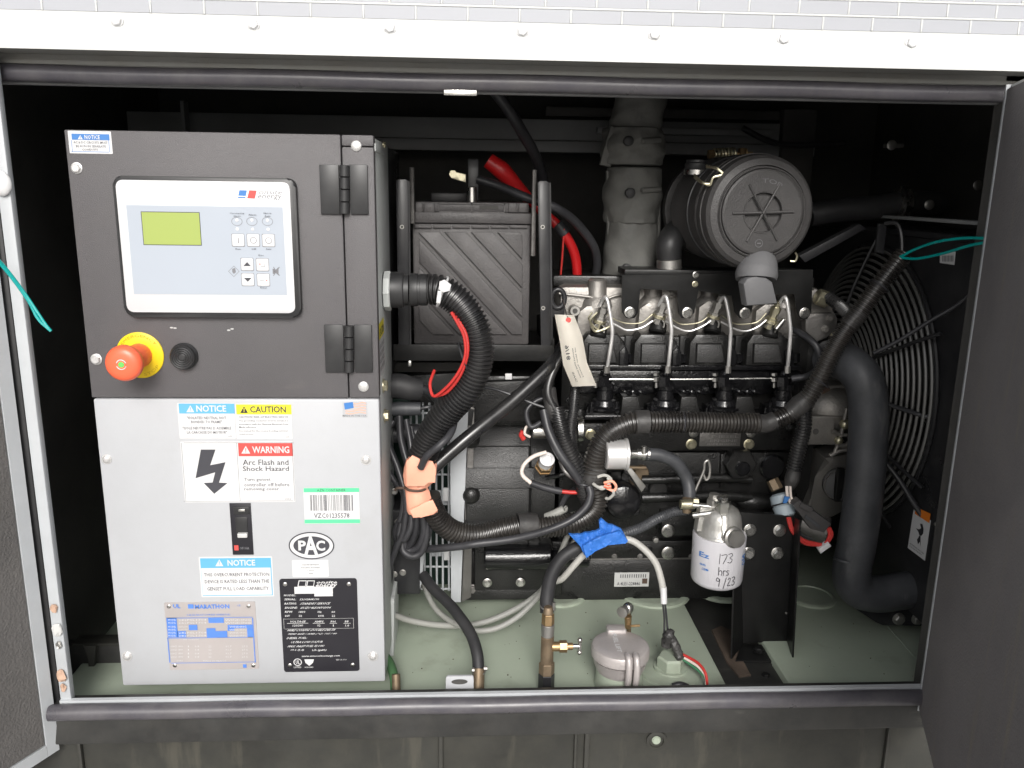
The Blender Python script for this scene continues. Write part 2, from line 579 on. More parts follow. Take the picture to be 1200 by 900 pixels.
# ================================================================== ENCLOSURE
enc = T('generator_enclosure', 'white weatherproof steel enclosure standing open around the control cabinet and engine', 'enclosure', (0, 0, .55))
XL, XR = -.74, 1.02
zF = P(600, 69, -.02).z
zB = P(600, 45, 0).z
zS = P(600, 811, 0).z
bm = B()
extr(bm, [(0, 1.95), (0, zB + .004), (-.003, zB), (-.016, zF + .010), (-.021, zF + .003), (-.021, zF - .001), (-.017, zF), (.004, zF), (.004, 1.95)], XL - .3, XR + .2)
O('header_panel', bm, 'white_paint', enc, angle=25)
zt0 = P(600, 26, 0).z
vp0 = vr0 = None
for r_ in range(4):
    zr_ = zt0 + r_ * .0195
    bm = B(); box(bm, -.82, .98, -.0016, .0002, zr_ + .0165, zr_ + .0195, .0006, 1)
    O('vent_rail', bm, 'white_paint', enc)
    for k in range(-13, 17):
        x0 = k * .0665 + (.033 if r_ % 2 else 0)
        if x0 < -.80 or x0 > .93: continue
        if vp0 is None:
            bm = B(); box(bm, x0, x0 + .0635, -.0007, .001, zr_ + .0002, zr_ + .0163, .0002, 1)
            vp0 = O('vent_panel', bm, 'vent_grey', enc); tb = (x0, r_)
            bm = B(); box(bm, x0 + .0636, x0 + .0663, -.0016, .001, zr_, zr_ + .0164, .0006, 1)
            vr0 = O('vent_rib', bm, 'white_paint', enc)
            continue
        for src in (vp0, vr0):
            t_ = src.copy(); col.objects.link(t_)
            t_.location = src.location + V((x0 - tb[0], random.uniform(-.0001, .0001), (r_ - tb[1]) * .0195))
bolts([(137, 24), (297, 28), (457, 32), (612, 36), (767, 40), (918, 45), (1068, 50), (-20, 20), (1216, 54)], -.0005, 7.6, enc, 'label_white', 'hex')
# underside return, vertical lip and rubber seal
z1 = P(600, 88, .03).z
bm = B()
extr(bm, [(-.0165, zF - .0002), (.030, zF - .0002), (.030, z1), (.033, z1), (.033, zF + .02), (-.0165, zF + .003)], XL - .3, XR)
extr(bm, [(.0275, z1 + .006), (.0295, z1 + .006), (.0295, z1 + .001), (.0275, z1 + .001)], XL - .3, XR)
O('header_return', bm, 'header_grey', enc)
bm = B(); sweep(bm, [V((XL - .3 + i * .05, .034, z1 - .0105 + .0006 * math.sin(i * .9))) for i in range(41)], .0118, 14)
O('top_seal', bm, 'seal', enc)
bm = B(); extr(bm, [(.040, z1 + .01), (.052, z1 + .01), (.052, z1 - .0235), (.040, z1 - .0235)], XL - .3, XR)
O('header_inner_flange', bm, 'beam_dark', enc)
bm = B(); BX(bm, 520, 105, 559, 112, .028, .004, .001)
O('latch_keeper', bm, 'steel', enc)
# inside faces
bm = B()
box(bm, XL, XR, .98, 1.0, .55, 1.9)
O('back_wall', bm, 'interior_black', enc)
bm = B(); box(bm, XL, XR, .05, 1.0, z1 + .10, z1 + .12)
O('roof_liner', bm, 'interior_black', enc)
bm = B(); box(bm, XL - .02, XL, .03, 1.0, .55, 1.9)
O('side_wall', bm, 'interior_black', enc)
bm = B(); box(bm, XR, XR + .02, .03, 1.0, .55, 1.9)
O('side_wall', bm, 'interior_black', enc)
bm = B(); box(bm, XL - .4, XL + .04, 0.035, .05, .45, 1.9)
O('corner_post', bm, 'interior_black', enc)
bm = B(); box(bm, P(1150, 300, .03).x, XR + .4, 0.030, .05, .45, 1.9)
O('corner_post', bm, 'interior_black', enc)
# rear beam, two faces
a, b, z0, z2 = rect(150, 138, 955, 177, .72)
bm = B(); box(bm, a, b, .72, .76, z0 + .025, z2, .002); box(bm, a, b, .712, .76, z0, z0 + .024, .002)
O('rear_beam', bm, 'beam_dark', enc)
bm = B(); BX(bm, 213, 118, 217, 180, .66, .03)
O('hanger_strip', bm, 'beam_dark', enc)
bm = B(); BX(bm, 914, 128, 952, 262, .70, .03, .002)
O('rear_upright', bm, 'interior_black', enc)
bm = B(); BX(bm, 640, 128, 955, 139, .74, .03, .002)
O('rear_rail', bm, 'interior_black', enc)
# left jamb strip
a, b, _, _ = rect(43.5, 560, 57, 640, 0)
bm = B(); box(bm, a, b, 0, .013, zS - .004, zF - .004, .0015)
O('left_jamb', bm, 'frame_grey', enc)
bm = B(); box(bm, a - .022, a - .002, .004, .026, zS - .07, zF - .006, .006)
O('jamb_seal', bm, 'rubber', enc)
bm = B(); ball(bm, P(2, 215, -.004), .0125, 1, .5, 1.3)
O('jamb_bumper', bm, 'label_white', enc)
# sill edge + seal
bm = B(); extr(bm, [(-.003, zS), (.003, zS + .0006), (.003, zS - .006), (-.003, zS - .006)], a - .0, 1.0)
O('sill_edge', bm, 'frame_grey', enc)
bm = B(); sweep(bm, [V((a - .012 + i * .05, -.010, zS - .0150 + .0005 * math.sin(i * 1.3))) for i in range(36)], .0125, 16)
O('sill_seal', bm, 'seal', enc)

# ---- doors (open): foam lined, grey rim
def door(hx, hy, z0, z1_, ang, width, th, side, name='door', tilt=0):
    """hinge line at (hx, hy); the leaf runs off along direction ang (degrees right of straight back), towards the camera"""
    d = V((-math.sin(R(ang)), -math.cos(R(ang)), 0))
    n = V((-d.y, d.x, 0)) * side               # inner face normal
    def quad(bm, u0, u1, za, zb, n0, n1, bev=.001):
        q = [V((hx, hy, za)) + d * u0 + n * n0, V((hx, hy, za)) + d * u1 + n * n0, V((hx, hy, zb)) + d * u1 + n * n0, V((hx, hy, zb)) + d * u0 + n * n0]
        return prism(bm, q, n * (n1 - n0), bev)
    bm = B(); quad(bm, 0, width, z0, z1_, -th, -.004)
    D = O(name, bm, 'white_paint', enc)
    return D, quad
zd = P(69, 876, 0).z
hp = P(69, 876, -.004)
DL, quad = door(hp.x, hp.y, zd, zF - .012, 28, .55, .035, 1)
DL['label'] = 'left door, swung wide open, white rim round a dark foam liner'
for nm, u0, u1, za, zb, m in (('rim', .0, .019, zd, zF - .012, 'frame_grey'), ('rim', .531, .55, zd, zF - .012, 'frame_grey'), ('rim', .0195, .5305, zd, zd + .019, 'frame_grey'), ('rim', .0195, .5305, zF - .031, zF - .012, 'frame_grey')):
    bm = B(); quad(bm, u0, u1, za, zb, -.0035, .001); O(nm, bm, m, DL)
bm = B(); quad(bm, .021, .529, zd + .021, zF - .033, -.0035, -.0008, .002)
O('foam_liner', bm, 'foam', DL)
hp = P(1077, 832, -.004)
zd2 = hp.z
DR, quad = door(hp.x, hp.y, zd2, zF - .016, 21, .66, .03, -1)
DR['label'] = 'right door, open towards the camera, dark foam face with a thin bright edge'
bm = B(); quad(bm, -.004, .003, zd2, zF - .016, -.0035, .0026, .0008); O('edge_strip', bm, 'frame_grey', DR)
bm = B(); quad(bm, .004, .655, zd2 + .004, zF - .022, -.0035, .001, .002)
O('foam_liner', bm, 'foam_worn', DR)

# debris caught on the left jamb
for i, (x, y, r_, m) in enumerate([(63, 713, 5, 'leaf_brown'), (67, 738, 7, 'label_white_dirty'), (69, 756, 4, 'steel_dull'), (72, 792, 7, 'leaf_brown'), (74, 806, 4, 'leaf_brown')]):
    bm = B(); ball(bm, P(x, y, -.003), r_ * S(x, y, 0), .8, .35, 1.2, 10)
    for v in bm.verts: v.co += V([random.uniform(-1, 1) * .0012 for _ in range(3)])
    o = O('dried_leaf' if m == 'leaf_brown' else 'dirt_clump', bm, m, angle=20)
    tag(o, ['crumpled brown leaf scrap highest up on the left grey jamb', 'pale cocoon like clump stuck half way down the left jamb', 'small grey dirt clump just below the pale clump on the left jamb',
            'larger tan leaf scrap caught low on the left jamb', 'tiny tan leaf scrap at the foot of the left jamb above the sill'][i], 'leaf' if m == 'leaf_brown' else 'dirt', 'debris caught on the left jamb')

# ================================================================== SKID BASE
skid = T('skid_base', 'dirty black steel skid base below the enclosure sill with weld seams', 'skid', (0, .1, 0))
zA, zC = P(600, 834, -.003).z, P(600, 861, -.006).z
bm = B(); extr(bm, [(-.004, zS - .006), (.02, zS - .006), (.02, zC), (-.008, zC), (-.009, zC + .003), (-.004, zA - .006)], a - .03, 1.05)
O('sill_channel', bm, 'skid_black', skid)
bm = B(); box(bm, -.9, 1.1, .012, .03, 0.001, zC - .002)
O('side_plate', bm, 'skid_side', skid)
for (x, w_) in ((93, 5), (514, 6), (672, 4), (684, 7), (1035, 4)):
    xx = P(x, 885, .01).x
    bm = B(); box(bm, xx, xx + w_ * .0012, .004, .013, .05, zC - .003, .0015)
    O('weld_seam' if w_ < 6 else 'stiffener', bm, 'skid_side', skid)
pc = P(769, 867, .012)
bm = B(); lathe(bm, pc, FRONT, [(0, .017), (.003, .0165), (.004, .012), (.001, .011), (.001, 0)], 24)
O('drain_boss', bm, 'skid_side', skid)
bm = B(); lathe(bm, pc + FRONT * .0012, FRONT, [(0, .0075), (.002, .006), (.0022, 0)], 18)
O('drain_plug', bm, 'tank_green', skid)
bm = B()
for k, (x0, y0, w_, h_) in enumerate([(150, 757, 7, 0)]): pass
BX(bm, 70, 756, 200, 832, .16, .02, .001)
O('base_rail', bm, 'skid_black', skid)
bm = B(); BX(bm, 84, 754, 200, 757, .155, .03, .0005); PL(bm, [(97, 757), (112, 757), (110, 785), (108, 815), (105, 815), (104, 775)], .15, .009, .001)
O('gusset', bm, 'skid_side', skid)
bm = B(); prism(bm, [P(60, 800, .35), P(110, 685, .5), P(135, 665, .5), P(135, 690, .5), P(80, 830, .35)], (0, .03, 0))
O('sheen_bar', bm, 'brass_old', skid)  # brown bar standing in for a sheen on the inner wall
# dark cross rail between the two tank tops
zT = 1.5 - .80
pA, pB = PZ(853, 803, zT), PZ(925, 803, zT)
bm = B(); box(bm, pA.x, pB.x, .035, .95, zT - .05, zT - .012)
O('cross_rail', bm, 'skid_black', skid)

# ================================================================== FUEL TANK
tank = T('fuel_tank', 'sage green base fuel tank spread under the engine', 'fuel tank', (0, .4, .3))
bm = B(); box(bm, -.66, pA.x - .0015, .034, .95, .30, zT, .004)
O('tank_top', bm, 'tank_green', tank)
bm = B(); box(bm, pB.x + .0015, 1.0, .034, .95, .30, zT, .004)
O('tank_top', bm, 'tank_green', tank, label='right hand end of the green tank, beyond the black cross rail')
for x, y, r_ in ((655, 697, .055), (715, 706, .0), (765, 693, .075), (845, 690, .06), (950, 700, .05)):
    if not r_: continue
    c = PZ(x, y, zT)
    bm = B(); lathe(bm, c, (0, 0, 1), [(-.002, r_), (.004, r_ * .98), (.006, r_ * .9), (.006, r_ * .82), (.003, r_ * .8)], 40)
    O('access_ring', bm, 'tank_green', tank)
# seam on right tank
bm = B(); tube(bm, [PZ(1015, 705, zT + .0005), PZ(1072, 770, zT + .0005)], .0015, 6)
O('weld_bead', bm, 'tank_green', tank)
# filler neck
cN = PZ(722, 799, zT + .004)
cN = V((cN.x + .004, .072, zT))
bm = B(); lathe(bm, cN, (0, 0, 1), [(0, .041), (.004, .040), (.030, .038), (.032, .034)], 36)
O('filler_neck', bm, 'tank_green', tank)
# sender boss
cS = PZ(786, 775, zT + .02)
bm = B(); lathe(bm, V((cS.x, cS.y, zT)), (0, 0, 1), [(0, .052), (.003, .050), (.005, .040), (.007, .032), (.007, .0)], 32); lathe(bm, V((cS.x, cS.y, zT + .006)), (0, 0, 1), [(0, .029), (.004, .028), (.004, .020)], 28)
lathe(bm, V((cS.x, cS.y, zT + .006)), (0, 0, 1), [(0, .0235), (.022, .0235), (.025, .020), (.025, 0)], 6)
O('sender_plug', bm, 'tank_green', tank, angle=25)

# ================================================================== FILLER CAP
zc = zT + .026
KC = 1.24
cap = T('fuel_filler_cap', 'round grey cast metal filler cap with hinged latch on the green tank', 'filler cap', cN)
def cc(x, y, z): return V((cN.x + x * KC, cN.y + y * KC, zc + z * KC))
def kl(bm, o, prof, seg=44): return lathe(bm, o, (0, 0, 1), [(a * KC, b * KC) for a, b in prof], seg)
bm = B(); kl(bm, cc(0, 0, 0), [(0, .026), (.002, .030), (.012, .0345), (.020, .0355), (.022, .037)])
O('collar', bm, 'cap_metal', cap)
bm = B(); kl(bm, cc(0, 0, .0235), [(0, .037), (.001, .0385), (.011, .0385), (.0145, .037), (.016, .034), (.0166, .02), (.0168, 0)], 48)
lid = O('lid', bm, 'cap_metal', cap, angle=25)
zl = .0235 + .0168
bm = B(); mapped_text(bm, 'FUEL LIFT', lambda u, v: cc(-.008 + v * .006, .024 - u * .046, zl + .0004), .02); O('embossing', bm, 'label_white', lid)
bm = B(); p0, p1 = cc(-.013, .026, zl - .02), cc(.013, .044, zl + .004); box(bm, p0.x, p1.x, p0.y, p1.y, p0.z, p1.z, .003); O('hinge', bm, 'cap_metal', cap)
for s in (-1, 1):
    bm = B(); xx = .009 + s * .0052
    tube(bm, [cc(xx, -.030, zl + .001), cc(xx, -.038, zl), cc(xx, -.0425, zl - .010), cc(xx, -.0415, zl - .028), cc(xx, -.037, zl - .036)], .0044 * KC, 10)
    O('latch_arm', bm, 'cap_metal', cap)

# ================================================================== CONTROL CABINET
YC = .050
cab = T('control_cabinet', 'control cabinet with black textured door above a pale grey cover full of safety stickers', 'cabinet', (-.3, .1, .72))
X0 = P(91, 310, YC).x; X1 = P(441, 310, YC).x
zt = P(256, 155, YC).z; zm = P(268, 467, YC).z; zb = P(298, 802, YC).z
bm = B(); box(bm, X0 + .003, X1 - .001, YC + .0225, .27, zb + .002, zt - .002, .003)
O('cabinet_body', bm, 'cabinet_side', cab)
bm = B(); box(bm, X0 + .01, X1 - .003, .271, .52, P(460, 455, .2).z, zt - .004, .004)
O('rear_housing', bm, 'bracket_black', cab)
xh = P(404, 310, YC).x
bm = B(); box(bm, xh - .006, xh + .006, YC + .0205, YC + .022, zm, zt - .003); O('seam_shade', bm, 'interior_black', cab)  # black strip standing in for the shade inside the door seam
bm = B(); box(bm, X0, xh - .0007, YC, YC + .02, zm + .0008, zt, .0022)
O('door_panel', bm, 'texture_black', cab)
bm = B()
box(bm, xh + .0007, X1, YC + .0005, YC + .02, zm + .0008, P(404, 172, YC).z + .0, .0022)
box(bm, xh + .0007, X1, YC + .0005, YC + .02, P(404, 176, YC).z, zt - .0003, .0022) if False else None
box(bm, xh + .0007, X1, YC + .0005, YC + .02, P(404, 171, YC).z, zt - .0002, .0022)
O('hinge_side_panel', bm, 'texture_black', cab)
bm = B(); box(bm, X0 + .001, X1 - .0005, YC + .001, YC + .022, zb, zm - .0008, .0035)
O('lower_cover', bm, 'cabinet_grey', cab)
bolts([(90, 197), (113, 421)], YC, 6.6, cab, 'line_steel', 'hex', 'screw')
bolts([(417.5, 171), (426, 453)], YC, 6.2, cab, 'line_steel', 'dome', 'screw')
bolts([(125, 538), (429, 539), (149, 769), (437, 769)], YC + .001, 6.0, cab, 'line_steel', 'pan', 'screw')
# hinges
for (xa, xb, ya, yb) in ((375, 431, 193, 251), (380.5, 436, 381, 436.5)):
    xk = (xa + xb) / 2
    bm = B(); BX(bm, xa, ya, xk - 5.5, yb, YC - .0045, .0044, .0008)
    H = O('hinge', bm, 'plastic_black', cab)
    bm = B(); BX(bm, xk + 7, ya, xb, yb, YC - .0045, .0044, .0008); O('leaf', bm, 'plastic_black', H)
    for k in range(4):
        y0 = ya + (yb - ya) * k / 4; y1 = ya + (yb - ya) * (k + 1) / 4
        bm = B(); cyl(bm, P(xk + .8, y0 + .5, YC - .0045), P(xk + .8, y1 - .5, YC - .0045), .0072, seg=14, bev=.0006); O('knuckle', bm, 'plastic_black', H)

YL, YP, YQ = YC - .0005, YC - .0009, YC - .0012
def lab(name, x0, y0, x1, y1, m, label, r=.0012, Y=None, parent=None, t=.0005):
    bm = B(); rrect(bm, x0, y0, x1, y1, YL if Y is None else Y, t, r)
    return O(name, bm, m, parent or cab, label, smooth=False)
def band(par, x0, y0, x1, y1, m, Y=None, name='colour_band'):
    bm = B()
    Yy = YP if Y is None else Y
    p = [P(x0, y0, Yy), P(x1, y0, Yy), P(x1, y1, Yy), P(x0, y1, Yy)]
    a_, b_, c_, d_ = rect(x0, y0, x1, y1, Yy)
    bm.faces.new([bm.verts.new(q) for q in (V((a_, Yy, d_)), V((b_, Yy, d_)), V((b_, Yy, c_)), V((a_, Yy, c_)))])
    return O(name, bm, m, par, smooth=False)
def lines(par, m, Ls, Y=None, name='lettering', bold=0.008, res=1):
    bm = B()
    for l in Ls:
        s, x0, y0, x1, y1 = l[:5]
        TX(bm, s, x0, y0, x1, y1, YQ if Y is None else Y, l[5] if len(l) > 5 else bold, l[7] if len(l) > 7 else res, l[6] if len(l) > 6 else 0)
    return O(name, bm, m, par, smooth=False)
def tri(par, cx, cy, h, m, m2, Y=None):
    Y = YQ if Y is None else Y
    bm = B(); poly(bm, [(cx - h * .58, cy + h / 2), (cx, cy - h / 2), (cx + h * .58, cy + h / 2)], Y); o = O('alert_triangle', bm, m, par, smooth=False)
    bm = B(); poly(bm, [(cx - h * .07, cy - h * .2), (cx + h * .07, cy - h * .2), (cx + h * .04, cy + h * .18), (cx - h * .04, cy + h * .18)], Y - .0003)
    poly(bm, [(cx - h * .06, cy + h * .25), (cx + h * .06, cy + h * .25), (cx + h * .06, cy + h * .36), (cx - h * .06, cy + h * .36)], Y - .0003); O('exclamation_mark', bm, m2, par, smooth=False)

# notice, top left of black door
n = lab('notice_sticker', 80.5, 153.5, 131, 180, 'label_white', 'small blue and white notice sticker on the black door corner')
band(n, 84, 157, 128, 164, 'print_blue'); tri(n, 94, 160.7, 5, 'label_white', 'print_blue')
lines(n, 'label_white', [('NOTICE', 99, 158.2, 117, 163.2, .02)])
lines(n, 'print_grey', [('AC & DC CIRCUITS MUST', 86, 165.6, 126, 168.3), ('BE RUN IN SEPARATE', 89, 170, 124, 172.7), ('CONDUITS', 96, 174, 115, 176.5)])
bm = B()
for q in ((84, 164, 84.5, 178), (127.6, 164, 128.1, 178), (84, 177.6, 128, 178.1)): 
    a_, b_, c_, d_ = rect(*q, YP); bm.faces.new([bm.verts.new(v) for v in (V((a_, YP, d_)), V((b_, YP, d_)), V((b_, YP, c_)), V((a_, YP, c_)))])
O('border', bm, 'print_blue', n, smooth=False)
# notice lower cover 1
YL, YP, YQ = YC + .0005, YC + .0001, YC - .0002
n = lab('notice_sticker', 209, 472.5, 275.3, 514, 'label_white', 'square notice sticker about the isolated neutral, top row left')
band(n, 209.6, 473, 274.8, 484.6, 'print_lightblue'); tri(n, 223, 479, 8, 'label_white', 'print_lightblue')
lines(n, 'label_white', [('NOTICE', 230, 475, 265, 482.6, .022, 0, 2)])
lines(n, 'print_grey', [('"ISOLATED NEUTRAL NOT', 219, 488, 265, 491.3), ('BONDED TO FRAME"', 224, 492.8, 260, 496), ('"ISOLE NEUTRE PAS D ASSEMBLE', 214, 500, 271, 503.3), ('LA CARCASSE DU MOTEUR"', 219, 505, 266, 508.3), ('2179', 267, 510.5, 272, 512)])
n = lab('caution_sticker', 276.2, 473.5, 342, 514.5, 'label_white', 'yellow headed caution sticker right of the notice')
band(n, 276.8, 474, 341.4, 485.6, 'print_yellow'); tri(n, 286, 480, 8, 'print_black', 'print_yellow')
lines(n, 'print_dark', [('CAUTION', 293, 476, 335, 483.6, .022, 0, 2)])
lines(n, 'print_grey', [('CAUTION: RISK OF ELECTRIC SHOCK', 280, 487.5, 338, 489.7), ('The grounding conductor must be installed in', 280, 492.3, 338, 494.2), ('accordance with the National Electrical Code', 280, 496.2, 338, 498.1), ('Made effective', 280, 499.7, 300, 501.5), ('See manual for the neutral bonding terminal', 280, 504.2, 337, 506.1), ('requirements', 280, 508, 297, 509.8), ('2173', 335, 511.5, 339, 512.8)])
n = lab('warning_sticker', 214, 517.5, 344.8, 588.5, 'label_white', 'wide arc flash warning sticker with a black bolt arrow')
band(n, 279.3, 519.3, 343, 534.6, 'print_red'); tri(n, 288, 527, 9, 'label_white', 'print_red')
lines(n, 'label_white', [('WARNING', 295.5, 523, 339, 531, .022, 0, 2)])
lines(n, 'print_dark', [('Arc Flash and', 284.5, 538.6, 338, 545, .0, 0, 2), ('Shock Hazard', 284.5, 546.4, 338.5, 552, .0, 0, 2)])
lines(n, 'print_grey', [('Turn genset', 286, 560, 317, 564.6), ('controller off before', 286, 565.8, 339, 570), ('removing cover', 286, 571.2, 327, 575.8), ('2165-2', 334, 584, 341, 585.6)])
bm = B(); zz = [(170, 297), (252, 297), (222, 385), (308, 368), (272, 483), (320, 485), (245, 546), (186, 485), (236, 482), (250, 425), (140, 458)]
poly(bm, [(200 + x / 4.8, 465 + y / 4.8) for x, y in zz], YP); O('bolt_arrow', bm, 'print_dark', n, smooth=False)
bm = B()
for q in ((215, 518.7, 344, 519.1), (215, 587, 344, 587.4), (215, 519, 215.4, 587.4), (343.6, 519, 344, 587.4), (279.1, 519, 279.5, 587.4)):
    a_, b_, c_, d_ = rect(*q, YP); bm.faces.new([bm.verts.new(v) for v in (V((a_, YP, d_)), V((b_, YP, d_)), V((b_, YP, c_)), V((a_, YP, c_)))])
O('border', bm, 'print_grey', n, smooth=False)
# breaker window
a_, b_, z0, z2 = rect(270.8, 589.5, 295.5, 650, YC)
bm = B(); box(bm, a_, b_, YC - .0008, YC + .0009, z0, z2, .0006)
n = O('circuit_breaker', bm, 'plate_black', cab)
bm = B(); BX(bm, 273.5, 594, 292, 603, YC - .003, .003, .0008); O('breaker_tab', bm, 'plastic_black', n)
bm = B(); BX(bm, 276, 606, 290, 624, YC - .002, .002, .0008); O('breaker_body', bm, 'plastic_black', n)
bm = B(); BX(bm, 278, 625.5, 289.5, 630.5, YC - .007, .007, .001); O('toggle', bm, 'label_white_dirty', n)
bm = B(); BX(bm, 279, 597, 287, 600, YC - .006, .004, .001); O('terminal_screw', bm, 'steel', n)
band(n, 274.5, 639, 279.5, 645, 'print_red', YC - .0012, 'red_mark')
lines(n, 'print_grey', [('OFF 100A', 281, 641, 292, 644)], YC - .0012)
# lower notice
n = lab('notice_sticker', 234.5, 652.5, 320, 699.3, 'label_white', 'blue bordered notice about the overcurrent protection device')
band(n, 236, 654, 318.6, 698, 'print_lightblue'); band(n, 236.8, 665.5, 317.8, 697.2, 'label_white', YC - .00005, 'white_field')
tri(n, 257, 659.5, 8, 'label_white', 'print_lightblue')
lines(n, 'label_white', [('NOTICE', 266.5, 656, 299, 663, .022, 0, 2)])
lines(n, 'print_dark', [('THIS OVERCURRENT PROTECTION', 239, 671.3, 315.5, 675.3), ('DEVICE IS RATED LESS THAN THE', 240, 679.3, 315.5, 683.3), ('GENSET FULL LOAD CAPABILITY', 242.5, 687.8, 315, 691.8)])
# barcode
n = lab('barcode_sticker', 356.3, 572, 421.2, 613.5, 'label_white', 'barcode sticker with green bands')
band(n, 355.8, 572, 420.8, 576.8, 'print_green'); band(n, 357, 608.7, 421.8, 613.2, 'print_green')
bm = B(); x = 363.5
random.seed(3)
while x < 413:
    w_ = random.choice((.3, .45, .8, .3, .45))
    a_, b_, c_, d_ = rect(x, 580, x + w_, 598.5, YP); bm.faces.new([bm.verts.new(v) for v in (V((a_, YP, d_)), V((b_, YP, d_)), V((b_, YP, c_)), V((a_, YP, c_)))])
    x += w_ + random.choice((.45, .6, .9, 1.6))
O('bars', bm, 'print_dark', n, smooth=False)
lines(n, 'print_dark', [('AZN CONTAINER', 371.5, 573, 405, 576, .0), ('VZC01235578', 368, 601.5, 409.5, 607, .0)])
# flag
n = lab('flag_sticker', 401.5, 471, 430.5, 489, 'cabinet_grey', 'small waving flag sticker', t=.0003)
bm = B(); poly(bm, [(403, 472.5), (413.5, 471), (414.5, 478), (404, 480)], YP); O('canton', bm, 'print_blue', n, smooth=False)
bm = B()
for k in range(5):
    y = 472 + k * 2.9
    x0 = 414.5 if k < 3 else 405
    pts = [(x0 + (429 - x0) * i / 6, y + .9 * math.sin(i * 1.1)) for i in range(7)]
    poly(bm, pts + [(p[0], p[1] + 1.0) for p in pts[::-1]], YP)
O('stripes', bm, 'tape_orange', n, smooth=False)
lines(n, 'print_grey', [('MADE IN THE USA', 401.5, 486.2, 429.5, 488.2)])
# PAC oval
bm = B(); disc(bm, 365, 639.5, 26.5, 17.3, YP + .0002)
n = O('logo_sticker', bm, 'label_white', cab, label='oval black and white logo sticker', smooth=False)
bm = B(); ring2(bm, 365, 639.5, 26.5, 17.3, 1.5, YP - .0001); O('oval_border', bm, 'print_dark', n, smooth=False)
bm = B(); disc(bm, 365, 639.5, 21, 11.8, YP - .0001); O('oval_field', bm, 'print_dark', n, smooth=False)
lines(n, 'label_white', [('P', 349.5, 633.5, 358.5, 645, .035, 0, 3), ('A', 356, 628, 372.5, 650.5, .035, 0, 3), ('C', 370.5, 633.5, 381, 645.5, .035, 0, 3)], YP - .0006)
n = lab('blank_sticker', 342.5, 656.5, 385, 676, 'label_white', 'small white sticker under the oval logo')
lines(n, 'print_grey', [('SOLD AND SERVICED BY', 354, 661, 374, 662.5), ('PACIFIC POWER', 353, 664.5, 375, 666), ('1 (800)', 360, 668, 368, 669.5), ('www.', 362, 671.5, 367, 673)])
# black rating plate
n = lab('rating_plate', 330, 678, 419.8, 787, 'plate_black', 'black rating plate with white print', .0045, t=.0008, Y=YL - .0003)
for x, y in ((334, 684.7), (408.8, 684.6), (339.7, 779.9), (413.3, 779.4)):
    bolt(P(x, y, YP - .0003), FRONT, 2.6 * S(x, y, YC), n, 'steel', 'dome', 'rivet')
YR = YC - .0007
q = lambda x, y: (325 + x / 12, 675 + y / 12)
q2 = lambda x, y: (325 + x / 12, 730 + y / 12)
def L1(s, x0, y0, x1, y1, sh=.06, b=.012): 
    return (s, *q(x0, y0), *q(x1, y1), b, sh)
def L2(s, x0, y0, x1, y1, sh=.06, b=.012):
    return (s, *q2(x0, y0), *q2(x1, y1), b, sh)
lines(n, 'label_white', [
    L1('MODEL:', 88, 258, 255, 285), L1('SERIAL:', 95, 315, 260, 342), L1('5319280K190', 310, 315, 580, 342), L1('RATING:', 98, 373, 268, 402), L1('STANDBY SERVICE', 312, 373, 728, 402), L1('ENGINE:', 103, 432, 280, 460), L1('ISUZU 4LE1NYGV04', 318, 432, 738, 460),
    L1('RPM', 105, 490, 205, 518), L1('1800', 300, 490, 392, 518), L1('Hz', 568, 490, 620, 518), L1('60', 760, 490, 810, 518), L1('kW', 108, 546, 175, 574), L1('22', 300, 546, 345, 574), L1('kVA', 575, 546, 655, 574), L1('22', 765, 546, 812, 574),
    L1('VOLTAGE', 172, 628, 390, 655), L1('AMPS', 520, 628, 645, 655), L1('PH', 750, 628, 815, 655), L1('PF', 950, 628, 1000, 655), L1('120/240', 212, 682, 358, 710), L1('92', 560, 682, 605, 710), L1('1', 782, 682, 792, 710), L1('1.0', 955, 682, 1008, 710),
    L2('WIRE CONFIG: DOUBLE DELTA', 120, 86, 798, 114), L2('TEMP RISE / AMB (°C): 105 / 40', 122, 142, 812, 170), L2('DIESEL FUEL:', 128, 198, 412, 226), L2('ULTRA LOW SULFUR', 180, 254, 628, 282), L2('MAX. INLET FUEL FLOW:', 135, 312, 648, 340), L2('19.6 (5.2)', 185, 368, 370, 398), L2('L/h (gal/h)', 485, 368, 685, 400),
    L2('www.mtuonsiteenergy.com', 335, 452, 872, 482, .02), L2('REV 2A 1/10', 825, 508, 970, 526, .02, 0), L2('LISTED', 232, 612, 338, 634, 0), L2('SCAQMD', 385, 614, 510, 634, 0)], YR)
bm = B()
def rq(x0, y0, x1, y1, Y, f=q):
    (px0, py0), (px1, py1) = f(x0, y0), f(x1, y1)
    a_, b_, c_, d_ = rect(px0, py0, px1, py1, Y)
    bm.faces.new([bm.verts.new(v) for v in (V((a_, Y, d_)), V((b_, Y, d_)), V((b_, Y, c_)), V((a_, Y, c_)))])
for r_ in ((135, 662, 435, 668), (500, 662, 668, 668), (735, 662, 840, 668), (930, 662, 1032, 668), (90, 598, 1075, 601), (100, 738, 1068, 741), (90, 598, 94, 740), (1070, 598, 1074, 740)): rq(*r_, YR)
O('table_rules', bm, 'label_white_dirty', n, smooth=False)
bm = B(); rq(240, 150, 780, 248, YR - .0001); rq(540, 158, 815, 160, YR); rq(520, 240, 780, 285, YR + .0001); O('white_patch', bm, 'label_white', n, smooth=False)
lines(n, 'label_white', [L1('onsite', 540, 68, 835, 108, .08, .02), L1('energy', 525, 112, 820, 175, .08, .02)], YR - .0003)
